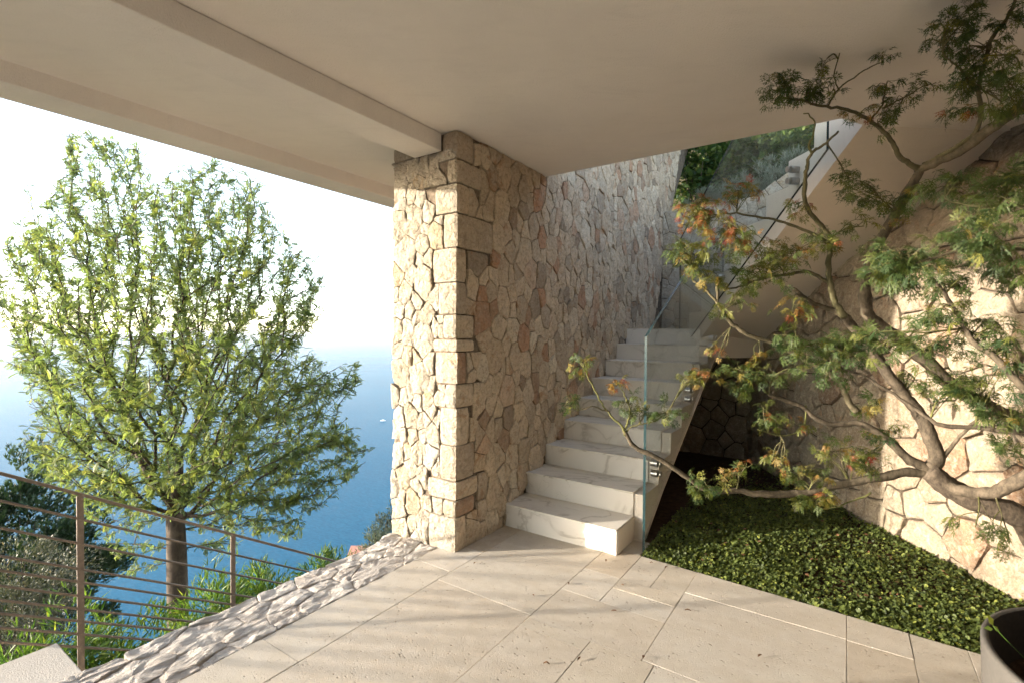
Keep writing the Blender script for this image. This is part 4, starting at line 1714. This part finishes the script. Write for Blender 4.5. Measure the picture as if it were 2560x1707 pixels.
lab = ['leftmost feathery silver shrub on the landing wall', 'second silver shrub on the landing wall beside the hedge', 'full silver shrub at the middle of the landing wall', 'silver shrub where the landing wall begins to climb', 'silver shrub at the top of the climbing wall']
for i, (px, py, r) in enumerate([(1625, 462, .17), (1668, 458, .18), (1712, 446, .21), (1756, 432, .21), (1806, 402, .20)]):
    c = at_v(px, py, 7.62)
    bush('lavender_shrub', lab[i], 'shrub', [(c, r), (c + Vector((0, 0, -r * .8)), r)], blade(0.045), M_silver, 0.085, 1300, (0.5, 0.25), 'silver shrubs along the landing wall', 1.6, 10, 95 + i, 0.4, c.z - r * 1.7)

# ------------------------------------------------------------------ round planter in the corner
pc = (2.067, 1.41)
pot = thing('planter', 'large round dark grey planter with bare soil', 'planter', (pc[0], pc[1], 0))


def lathe(name, prof, mat, parent, seg=72, smooth=True):
    vs, fs = [], []
    for r, z in prof:
        for i in range(seg):
            a = 2 * PI * i / seg
            vs.append((pc[0] + r * math.cos(a), pc[1] + r * math.sin(a), z))
    for k in range(len(prof) - 1):
        for i in range(seg):
            j = (i + 1) % seg
            fs.append([k * seg + i, k * seg + j, (k + 1) * seg + j, (k + 1) * seg + i])
    me_ = mesh_from(name, vs, fs, [mat], smooth)
    recalc(me_)
    return link(name, me_, parent)


lathe('shell', [(0.0, 0.002), (0.50, 0.002), (0.505, 0.03), (0.519, 0.440), (0.516, 0.4475), (0.510, 0.450), (0.502, 0.450), (0.4975, 0.447)], M_pot, pot)
lathe('liner', [(0.4975, 0.447), (0.494, 0.44), (0.488, 0.10), (0.0, 0.10)], M_liner, pot)
rs = random.Random(99)
vs, fs = [(pc[0], pc[1], 0.27)], []
for k in range(1, 9):
    for i in range(48):
        a = 2 * PI * i / 48
        r = 0.489 * k / 8
        vs.append((pc[0] + r * math.cos(a), pc[1] + r * math.sin(a), 0.265 + 0.03 * noise.noise(Vector((r * math.cos(a) * 9, r * math.sin(a) * 9, 2))) + rs.uniform(-.005, .005)))
for i in range(48):
    fs.append([0, 1 + i, 1 + (i + 1) % 48])
for k in range(7):
    for i in range(48):
        a, b = 1 + k * 48 + i, 1 + k * 48 + (i + 1) % 48
        fs.append([a, a + 48, b + 48, b])
me = mesh_from('soil', vs, fs, [M_soil], True)
link('soil', me, pot)
sp = thing('seedling', 'tiny bright green seedling sprouting inside the planter rim', 'plant', (1.80, 1.60, 0.27))
g = Geo()
tip = at(2281, 1436, 1.74)
g.tube(smooth_path([(1.83, 1.63, 0.27), (1.825, 1.665, 0.33), tip + Vector((0.02, -0.02, -0.03)), tip]), 0.0013, 6)
g.build('stem', [M_bamboo], sp, True)
set_tint(sp.children[0].data, 0.6)
lv2 = leaf_quad(0.30)
scatter('leaf', lv2[0], lv2[1], [xform(tip, (-0.35, 0.1, 0.9), (0.2, -0.9, 0.2), 0.042), xform(tip, (0.6, -0.2, -0.6), (0.2, -0.9, 0.2), 0.028), xform(tip + Vector((0.0, 0, -0.012)), (-0.9, 0.1, 0.1), (0.2, -0.6, 0.6), 0.030)], M_bamboo, [1.0, 0.9, 0.7], sp)

# ------------------------------------------------------------------ the Japanese maple
mp_root = Vector((2.72, 2.40, 0.0))
maple = thing('maple_tree', 'cut leaf maple arching from the right over the garden bed with green and reddening leaves', 'tree', mp_root)
rm = random.Random(101)
Tn, Tr = [], []     # skeleton points available for twigs


def limb(name, pts, r0_, r1_, tint=0.2, sides=10):
    pp = smooth_path(pts, 5)
    k = len(pp)
    rr_ = [0.88 * (r0_ + (r1_ - r0_) * (i / (k - 1)) ** 0.85) for i in range(k)]
    rr_ = [r * (1 + 0.07 * noise.noise(Vector(p) * 9)) * (1 + (0.16 if rm.random() < 0.10 and name != 'trunk' else 0)) for r, p in zip(rr_, pp)]
    pp = [p + Vector((noise.noise(p * 6), noise.noise(p * 6 + Vector((9, 0, 0))), noise.noise(p * 6 + Vector((0, 9, 0))))) * (0.016 if 0 < i < k - 1 else 0) + Vector((rm.gauss(0, 1), 0, rm.gauss(0, 1))) * (0.0022 if 0 < i < k - 1 else 0) for i, p in enumerate(pp)]
    g_ = Geo()
    g_.tube(pp, rr_, sides, True, tint * (0.45 if r0_ > 0.009 else 0.9))
    for p in pp:
        Tn.append(p)
    return g_.build(name, [M_maplebark], maple, True, True)


def A(*q):
    return [at(x, y, d) for x, y, d in q]


limb('trunk', [mp_root + Vector((0, 0, -0.05)), Vector((2.66, 2.37, 0.22)), Vector((2.52, 2.32, 0.48))] + A((2352, 1192, 2.3), (2250, 1152, 2.36), (2170, 1112, 2.4), (2128, 1078, 2.42)), 0.075, 0.052, 0.0, 16)
limb('branch', A((2140, 1088, 2.42), (2060, 1086, 2.44), (1990, 1098, 2.46), (1900, 1120, 2.5), (1840, 1131, 2.5), (1760, 1131, 2.52), (1690, 1127, 2.52), (1622, 1122, 2.52), (1560, 1082, 2.53), (1500, 1047, 2.54), (1447, 1020, 2.55), (1432, 990, 2.56)), 0.026, 0.011, 0.15)
limb('branch', A((1436, 1000, 2.555), (1424, 975, 2.56), (1400, 945, 2.57), (1370, 905, 2.58), (1345, 850, 2.58), (1335, 820, 2.58)), 0.008, 0.003, 0.9)
limb('branch', A((1436, 985, 2.555), (1448, 955, 2.55), (1440, 920, 2.55), (1425, 890, 2.54)), 0.007, 0.003, 0.9)
limb('branch', A((1400, 945, 2.57), (1365, 932, 2.57), (1330, 942, 2.57), (1300, 930, 2.56)), 0.005, 0.0025, 0.3)
limb('branch', A((1440, 990, 2.555), (1470, 975, 2.54), (1505, 965, 2.52), (1535, 945, 2.5)), 0.006, 0.003, 0.6)
limb('branch', A((2140, 1080, 2.42), (2095, 1055, 2.44), (2039, 1008, 2.47), (1985, 978, 2.5), (1940, 972, 2.52), (1880, 962, 2.54), (1830, 930, 2.56), (1765, 905, 2.58)), 0.028, 0.010, 0.1)
limb('branch', A((2132, 1078, 2.42), (2150, 1040, 2.43), (2132, 985, 2.44), (2100, 930, 2.46), (2064, 885, 2.48), (2030, 845, 2.5), (1990, 795, 2.5), (1965, 762, 2.52), (1940, 731, 2.52)), 0.040, 0.022, 0.05, 12)
limb('branch', A((1940, 731, 2.52), (1915, 690, 2.53), (1905, 650, 2.53), (1910, 600, 2.52), (1909, 553, 2.52), (1880, 512, 2.5), (1843, 457, 2.48), (1848, 410, 2.47), (1858, 380, 2.46), (1867, 350, 2.45), (1890, 332, 2.44), (1925, 303, 2.42)), 0.019, 0.006, 0.75)
limb('branch', A((1865, 352, 2.45), (1858, 325, 2.45), (1866, 290, 2.44), (1845, 262, 2.43)), 0.007, 0.003, 0.8)
limb('branch', A((1909, 560, 2.52), (1870, 540, 2.52), (1800, 515, 2.53), (1740, 500, 2.54), (1660, 494, 2.55), (1610, 490, 2.55)), 0.010, 0.004, 0.7)
limb('branch', A((1905, 650, 2.53), (1860, 628, 2.53), (1800, 632, 2.54), (1740, 640, 2.55), (1700, 660, 2.56), (1660, 668, 2.56)), 0.011, 0.005, 0.5)
limb('branch', A((2420, 1010, 2.60), (2343, 968, 2.64), (2270, 935, 2.66), (2200, 890, 2.68), (2121, 823, 2.70), (2050, 770, 2.72), (2003, 738, 2.72), (1991, 715, 2.72), (1988, 656, 2.70), (2005, 581, 2.68), (2052, 506, 2.66), (2090, 436, 2.64), (2111, 386, 2.62)), 0.048, 0.024, 0.1, 12)
limb('branch', A((2108, 390, 2.62), (2075, 368, 2.61), (2050, 338, 2.6), (2029, 309, 2.58), (1998, 280, 2.56), (1955, 254, 2.53), (1900, 246, 2.5), (1851, 239, 2.47), (1809, 225, 2.45)), 0.017, 0.005, 0.6)
limb('branch', A((2108, 392, 2.62), (2150, 370, 2.56), (2216, 340, 2.46), (2270, 300, 2.36), (2320, 258, 2.26), (2400, 215, 2.1)), 0.022, 0.030, 0.2)
limb('branch', A((2120, 380, 2.61), (2180, 345, 2.5), (2240, 308, 2.4), (2252, 250, 2.3), (2258, 170, 2.15), (2277, 94, 2.05), (2315, 38, 2.0), (2345, -20, 1.95)), 0.014, 0.006, 0.6)
limb('branch', A((2255, 215, 2.22), (2220, 180, 2.15), (2190, 150, 2.1), (2165, 120, 2.05)), 0.006, 0.003, 0.5)
limb('branch', A((1970, 945, 2.5), (1953, 926, 2.51), (1920, 873, 2.54), (1880, 840, 2.56), (1834, 815, 2.58), (1777, 787, 2.6), (1715, 768, 2.6), (1680, 745, 2.6), (1655, 712, 2.6), (1648, 672, 2.6), (1652, 640, 2.58)), 0.019, 0.009, 0.35)
limb('branch', A((1654, 705, 2.6), (1625, 668, 2.6), (1592, 646, 2.6)), 0.009, 0.006, 0.3)
limb('branch', A((1970, 766, 2.52), (1949, 729, 2.53), (1900, 706, 2.55), (1850, 685, 2.56), (1822, 664, 2.57)), 0.016, 0.012, 0.15)
limb('branch', A((2150, 1100, 2.4), (2203, 1123, 2.34), (2277, 1133, 2.26), (2330, 1112, 2.2), (2420, 1060, 2.1)), 0.030, 0.034, 0.05, 12)
limb('branch', A((2425, 950, 1.75), (2352, 890, 1.78), (2298, 823, 1.82), (2228, 782, 1.88), (2203, 733, 1.9), (2170, 680, 1.92), (2130, 630, 1.92)), 0.017, 0.006, 0.1)
limb('branch', A((2420, 1000, 1.95), (2352, 992, 1.98), (2244, 979, 2.05), (2160, 970, 2.1), (2100, 940, 2.15), (2039, 897, 2.2), (1980, 860, 2.22), (1900, 830, 2.24)), 0.014, 0.005, 0.05)
limb('branch', A((2150, 1060, 2.42), (2185, 1025, 2.4), (2225, 985, 2.34), (2270, 940, 2.2)), 0.014, 0.006, 0.1)
limb('branch', A((2420, 560, 1.5), (2340, 570, 1.52), (2250, 565, 1.54), (2160, 590, 1.56), (2080, 620, 1.58)), 0.007, 0.003, 0.2)
limb('branch', A((2420, 480, 1.7), (2330, 470, 1.74), (2240, 475, 1.8), (2170, 455, 1.85)), 0.006, 0.003, 0.4)
limb('branch', A((2000, 282, 2.56), (2022, 250, 2.54), (2030, 215, 2.52), (2036, 195, 2.5)), 0.006, 0.003, 0.3)
limb('branch', A((1900, 246, 2.5), (1930, 205, 2.48), (1985, 165, 2.46), (2025, 145, 2.45)), 0.005, 0.0025, 0.4)
limb('branch', A((1928, 208, 2.48), (1922, 170, 2.46), (1935, 100, 2.44), (1940, 75, 2.44)), 0.004, 0.002, 0.5)
limb('branch', A((2026, 250, 2.54), (2070, 225, 2.5), (2115, 200, 2.46), (2150, 190, 2.44)), 0.005, 0.0025, 0.4)
limb('branch', A((1850, 930, 2.55), (1840, 985, 2.54), (1800, 1000, 2.52), (1740, 985, 2.5)), 0.005, 0.0025, 0.95)
limb('branch', A((2000, 1130, 2.45), (1960, 1150, 2.46), (1900, 1168, 2.48), (1840, 1155, 2.5)), 0.005, 0.0025, 0.95)

# leaf shapes
def maple_leaf(rg_):
    vs, fs = [], []
    for a0, L_ in zip((-82, -54, -27, 0, 27, 54, 82), (0.55, 0.78, 0.95, 1.0, 0.95, 0.78, 0.55)):
        a = R(a0 + rg_.uniform(-7, 7))
        L_ *= rg_.uniform(0.85, 1.1)
        dx, dy = math.sin(a), math.cos(a)
        px_, py_ = dy, -dx
        b = len(vs)
        dr = rg_.uniform(0.15, 0.5)
        tw = rg_.uniform(-0.06, 0.06)
        prof_ = [(0.0, 0.008), (0.30, 0.024), (0.55, 0.032), (0.80, 0.019), (1.0, 0.0)]
        for t, w_ in prof_:
            z = -dr * t * t
            for s_ in (-1, 1):
                vs.append((dx * t * L_ + px_ * s_ * w_ * 1.0, dy * t * L_ + py_ * s_ * w_, z + s_ * w_ * 0.4 + tw * t))
        for i in range(4):
            fs.append([b + 2 * i, b + 2 * i + 1, b + 2 * i + 3, b + 2 * i + 2])
        for t, ln in ((0.38, 0.17), (0.60, 0.13)):
            for s_ in (-1, 1):
                c = len(vs)
                z = -dr * t * t
                ex, ey = dx * (t + ln * 1.0) * L_ + px_ * s_ * (0.05 + ln * 0.55), dy * (t + ln * 1.0) * L_ + py_ * s_ * (0.05 + ln * 0.55)
                vs += [(dx * t * L_ + px_ * s_ * 0.035, dy * t * L_ + py_ * s_ * 0.035, z), (ex, ey, z - 0.04), (dx * (t + 0.16) * L_ + px_ * s_ * 0.04, dy * (t + 0.16) * L_ + py_ * s_ * 0.04, z - 0.03)]
                fs.append([c, c + 1, c + 2])
    return vs, fs


shapes = [maple_leaf(rm) for _ in range(6)]
HUE = {'g': (0.30, 0.17), 'd': (0.20, 0.13), 'y': (0.50, 0.14), 'o': (0.74, 0.13), 'r': (0.88, 0.08)}
clusters = [
    (1600, 478, 75, 42, 2.54, 42, 'ory'), (1700, 445, 55, 28, 2.54, 20, 'oyr'), (1650, 520, 80, 35, 2.52, 28, 'yor'), (1585, 585, 65, 48, 2.54, 50, 'yyg'), (1690, 560, 85, 48, 2.52, 52, 'yyro'), (1800, 585, 70, 45, 2.52, 42, 'yyo'),
    (1880, 560, 55, 32, 2.5, 20, 'yg'), (1750, 640, 90, 36, 2.54, 40, 'yg'), (1630, 640, 50, 24, 2.56, 18, 'y'), (1690, 700, 60, 30, 2.56, 12, 'y'), (1820, 700, 60, 30, 2.54, 14, 'yo'), (1830, 480, 40, 25, 2.5, 10, 'yo'),
    (1790, 212, 42, 32, 2.45, 34, 'gd'), (1850, 222, 40, 26, 2.47, 20, 'gd'), (1905, 215, 30, 18, 2.48, 8, 'g'), (1900, 135, 26, 16, 2.46, 5, 'g'), (1940, 80, 10, 10, 2.44, 2, 'o'), (2020, 140, 24, 10, 2.45, 4, 'gd'), (2040, 195, 25, 18, 2.5, 8, 'g'), (2070, 240, 50, 24, 2.5, 12, 'gd'), (2130, 195, 36, 16, 2.45, 8, 'gd'), (1980, 262, 50, 20, 2.54, 10, 'go'), (2030, 285, 20, 28, 2.54, 7, 'g'),
    (2180, 75, 70, 55, 2.06, 42, 'gd'), (2260, 115, 55, 60, 2.06, 30, 'gd'), (2230, 180, 50, 35, 2.12, 22, 'gd'), (2300, 235, 70, 40, 2.1, 34, 'gd'), (2345, 160, 40, 50, 1.95, 14, 'gd'), (2340, 40, 30, 40, 1.95, 10, 'gd'), (2235, 265, 50, 30, 2.25, 14, 'god'),
    (1990, 440, 65, 40, 2.6, 34, 'g'), (1950, 412, 18, 14, 2.56, 5, 'g'), (2075, 470, 60, 32, 2.55, 22, 'gy'), (2120, 430, 40, 26, 2.5, 12, 'g'), (2180, 440, 55, 36, 1.85, 22, 'gd'), (2290, 465, 75, 50, 1.72, 40, 'gd'), (2330, 420, 40, 26, 1.7, 16, 'gd'), (2250, 548, 100, 40, 1.54, 38, 'gd'),
    (2095, 590, 75, 40, 1.56, 30, 'ddd'), (2030, 640, 80, 45, 1.62, 26, 'ddg'), (2320, 620, 55, 50, 1.55, 22, 'gd'), (1985, 520, 40, 26, 2.5, 10, 'y'), (2190, 660, 60, 40, 1.92, 20, 'gd'), (2130, 620, 50, 40, 1.9, 18, 'gd'),
    (1850, 790, 90, 45, 2.24, 38, 'gd'), (1950, 800, 95, 55, 2.2, 46, 'gd'), (2060, 800, 85, 50, 2.0, 34, 'gd'), (1900, 850, 60, 26, 2.24, 14, 'dd'), (1710, 872, 55, 34, 2.56, 26, 'gyg'), (1620, 862, 46, 32, 2.54, 24, 'yo'), (1650, 818, 30, 18, 2.55, 6, 'o'), (1745, 820, 30, 16, 2.55, 6, 'o'), (1780, 860, 50, 26, 2.5, 16, 'g'), (1775, 965, 45, 44, 2.5, 16, 'gy'), (1840, 985, 30, 20, 2.52, 6, 'yr'),
    (1695, 1085, 40, 28, 2.5, 12, 'og'), (1800, 1060, 40, 26, 2.5, 12, 'oy'), (1850, 1090, 46, 34, 2.5, 20, 'yg'), (1930, 1050, 60, 42, 2.52, 30, 'yyo'), (1880, 1150, 70, 18, 2.49, 16, 'y'), (1985, 1060, 40, 30, 2.5, 16, 'yg'), (2040, 990, 46, 30, 2.5, 16, 'yg'), (2000, 930, 50, 26, 2.5, 14, 'yg'), (2100, 870, 60, 40, 2.5, 20, 'yg'),
    (2240, 770, 75, 50, 1.9, 32, 'gd'), (2160, 720, 60, 40, 1.92, 22, 'gd'), (2270, 880, 70, 44, 2.0, 30, 'gd'), (2300, 950, 60, 40, 2.0, 24, 'gd'), (2190, 900, 50, 36, 2.08, 20, 'gd'), (2320, 790, 40, 60, 1.82, 18, 'gd'), (2310, 1030, 50, 26, 2.15, 14, 'g'), (2240, 1210, 60, 16, 2.2, 8, 'g'), (2320, 1240, 40, 20, 2.1, 6, 'g'),
    (1298, 925, 32, 16, 2.56, 7, 'g'), (1345, 845, 42, 32, 2.58, 13, 'gyo'), (1415, 885, 30, 16, 2.54, 7, 'or'), (1440, 925, 34, 30, 2.55, 12, 'g'), (1530, 950, 40, 30, 2.5, 14, 'gd'), (1470, 955, 30, 24, 2.53, 8, 'gd'), (1600, 1100, 34, 34, 2.52, 13, 'gd'),
]
tw = Geo()
leaves = []
mm_px = 2560 / 2352 / 1239.4
for (cx, cy, rx, ry, dep, cnt, hue) in clusters:
    c = at(cx, cy, dep)
    near = min(Tn, key=lambda q: (q - c).length)
    skel = [near]
    if (near - c).length > 0.02:
        mid = near.lerp(c, 0.5) + Vector((rm.gauss(0, .012), rm.gauss(0, .012), 0.02))
        pth = smooth_path([near, mid, c], 4)
        tw.tube(pth, [0.0042 - 0.002 * i / len(pth) for i in range(len(pth))], 5, True, rm.uniform(0.3, 1.0))
        skel = pth
    RX, RY = rx * mm_px * dep, ry * mm_px * dep
    RD = 0.8 * (RX + RY) / 2 + 0.03
    nt_ = max(1, cnt // 4)
    cnt = int(cnt * 1.75)
    nt_ = max(1, cnt // 4)
    left = cnt
    for q in range(nt_):
        d = rdir(rm)
        e = c + Vector((d.x * RX, d.y * RD, d.z * RY)) * rm.uniform(0.35, 1.0)
        s0 = rm.choice(skel)
        mid = s0.lerp(e, 0.55) + Vector((rm.gauss(0, .01), rm.gauss(0, .01), 0.018))
        pth = smooth_path([s0, mid, e], 3)
        tw.tube(pth, [0.0024 - 0.0014 * i / len(pth) for i in range(len(pth))], 4, True, rm.uniform(0.2, 1.0))
        m = left // (nt_ - q)
        left -= m
        outd = (e - s0)
        outd = outd.normalized() if outd.length > 1e-4 else Vector((0, 0, 1))
        for k in range(m):
            s1 = rm.choice(pth[-3:])
            dd = (outd * 0.55 + rdir(rm) * 0.9 + Vector((0, 0, -0.25))).normalized()
            pe = s1 + (dd + Vector((0, 0, 0.35))).normalized() * rm.uniform(0.018, 0.04)
            tw.tube([s1, pe], [0.0010, 0.0008], 3, False, 0.9)
            h_ = rm.choice(hue)
            mu, sg = HUE[h_]
            tint = min(1, max(0, rm.gauss(mu, sg)))
            nrm = (Vector((0, -0.35, 1)) + rdir(rm) * 0.75).normalized()
            ldr = (dd + Vector((0, 0, -0.45)) + rdir(rm) * 0.25).normalized()
            size = rm.uniform(0.038, 0.064) * (0.8 if h_ in 'or' else 1.0)
            leaves.append((pe, ldr, nrm, size, tint, rm.randrange(6)))
tw.build('twigs', [M_maplebark], maple, True, True, kind='stuff')
leaves.sort(key=lambda q: (q[0] - camp).length / q[3])
lib = {}
for (p, d, nrm, s, tint, sh) in leaves[:285]:
    key = (sh, int(tint * 11.99))
    if key not in lib:
        me = mesh_from('leaf', shapes[sh][0], shapes[sh][1], [M_mpleaf])
        set_tint(me, (key[1] + 0.5) / 12)
        lib[key] = me
    o = bpy.data.objects.new('leaf', lib[key])
    COL.objects.link(o)
    o.parent = maple
    o.matrix_parent_inverse = Matrix.Translation(maple.location).inverted()
    o.matrix_basis = Matrix(xform(p, d, nrm, s))
vs, fs, ts = [], [], []
for (p, d, nrm, s, tint, sh) in leaves[285:]:
    M4 = np.array(xform(p, d, nrm, s))
    V = np.array(shapes[sh][0]) @ M4[:3, :3].T + M4[:3, 3]
    b = len(vs)
    vs += [tuple(q) for q in V]
    fs += [[i + b for i in f] for f in shapes[sh][1]]
    ts += [tint] * len(V)
me = mesh_from('foliage', vs, fs, [M_mpleaf])
set_tint(me, ts)
link('foliage', me, maple, kind='stuff')

# ------------------------------------------------------------------ fallen leaves on the paving and a dead twig
fl = [(1225, 1366, 'leaf on the big slab below the pillar corner'), (1090, 1292, 'crumb of dry leaf at the pillar corner joint'), (1392, 1286, 'pale brown leaf on the paving below the sunlit step end'), (1306, 1338, 'tiny brown leaf on the large slab in front of the stairs'),
      (1496, 1291, 'orange brown leaf on the paving beside the foot of the glass'), (1530, 1302, 'dark shrivelled leaf near the garden edge beside the glass foot'), (1430, 1342, 'forked dry twig bit where four small slabs meet'), (1255, 1522, 'dark leaf scrap on a joint in the nearest paving'),
      (1478, 1508, 'dark leaf scrap at the corner of the largest slab'), (1410, 1402, 'curled leaf in the middle of the narrow slabs'), (1330, 1512, 'faint brown leaf left of the largest slab'), (1745, 1505, 'single dark leaf on the large slab nearest the garden bed'), (1580, 1400, 'small leaf on the slab edge near the garden bed')]
rl = random.Random(111)
for i, (px, py, lb) in enumerate(fl):
    a = at(px, py, 1.0) - Vector((0, 0, 1.5))
    p = Vector((0, 0, 1.5)) + a * (-1.494 / a.z)
    an = rl.uniform(0, 2 * PI)
    L_ = rl.uniform(0.016, 0.034)
    vs, fs = [], []
    for k in range(5):
        t = k / 4
        w_ = 0.22 * math.sin(PI * min(0.97, t + 0.03)) * L_
        z = 0.004 * math.sin(PI * t) + 0.006 * t * rl.random()
        for s_ in (-1, 0, 1):
            x, y = (t - .5) * L_, s_ * w_
            vs.append((p.x + x * math.cos(an) - y * math.sin(an), p.y + x * math.sin(an) + y * math.cos(an), 0.002 + z + abs(s_) * 0.004))
    for k in range(4):
        for s_ in range(2):
            b = k * 3 + s_
            fs.append([b, b + 1, b + 4, b + 3])
    link('fallen_leaf', mesh_from('fallen_leaf', vs, fs, [M_dry]), label=lb, category='leaf', group='dry leaves scattered on the paving')

# ------------------------------------------------------------------ morning haze
hz, hnt, hout = new_mat('haze_air')
hv = hnt.nodes.new('ShaderNodeVolumePrincipled')
hv.inputs['Color'].default_value = (0.97, 0.985, 1.0, 1)
hv.inputs['Density'].default_value = 1 / 15000
hv.inputs['Anisotropy'].default_value = 0.3
hnt.links.new(hv.outputs[0], hout.inputs['Volume'])
X_, z0_, z1_ = 70000, SEA - 1.0, 12.0
me = mesh_from('haze', [(x, y, z) for z in (z0_, z1_) for x, y in ((-X_, -X_), (X_, -X_), (X_, X_), (-X_, X_))],
               [[3, 2, 1, 0], [4, 5, 6, 7], [0, 1, 5, 4], [1, 2, 6, 5], [2, 3, 7, 6], [3, 0, 4, 7]], [hz])
link('haze', me, kind='stuff', label='pale morning haze lying over the sea')
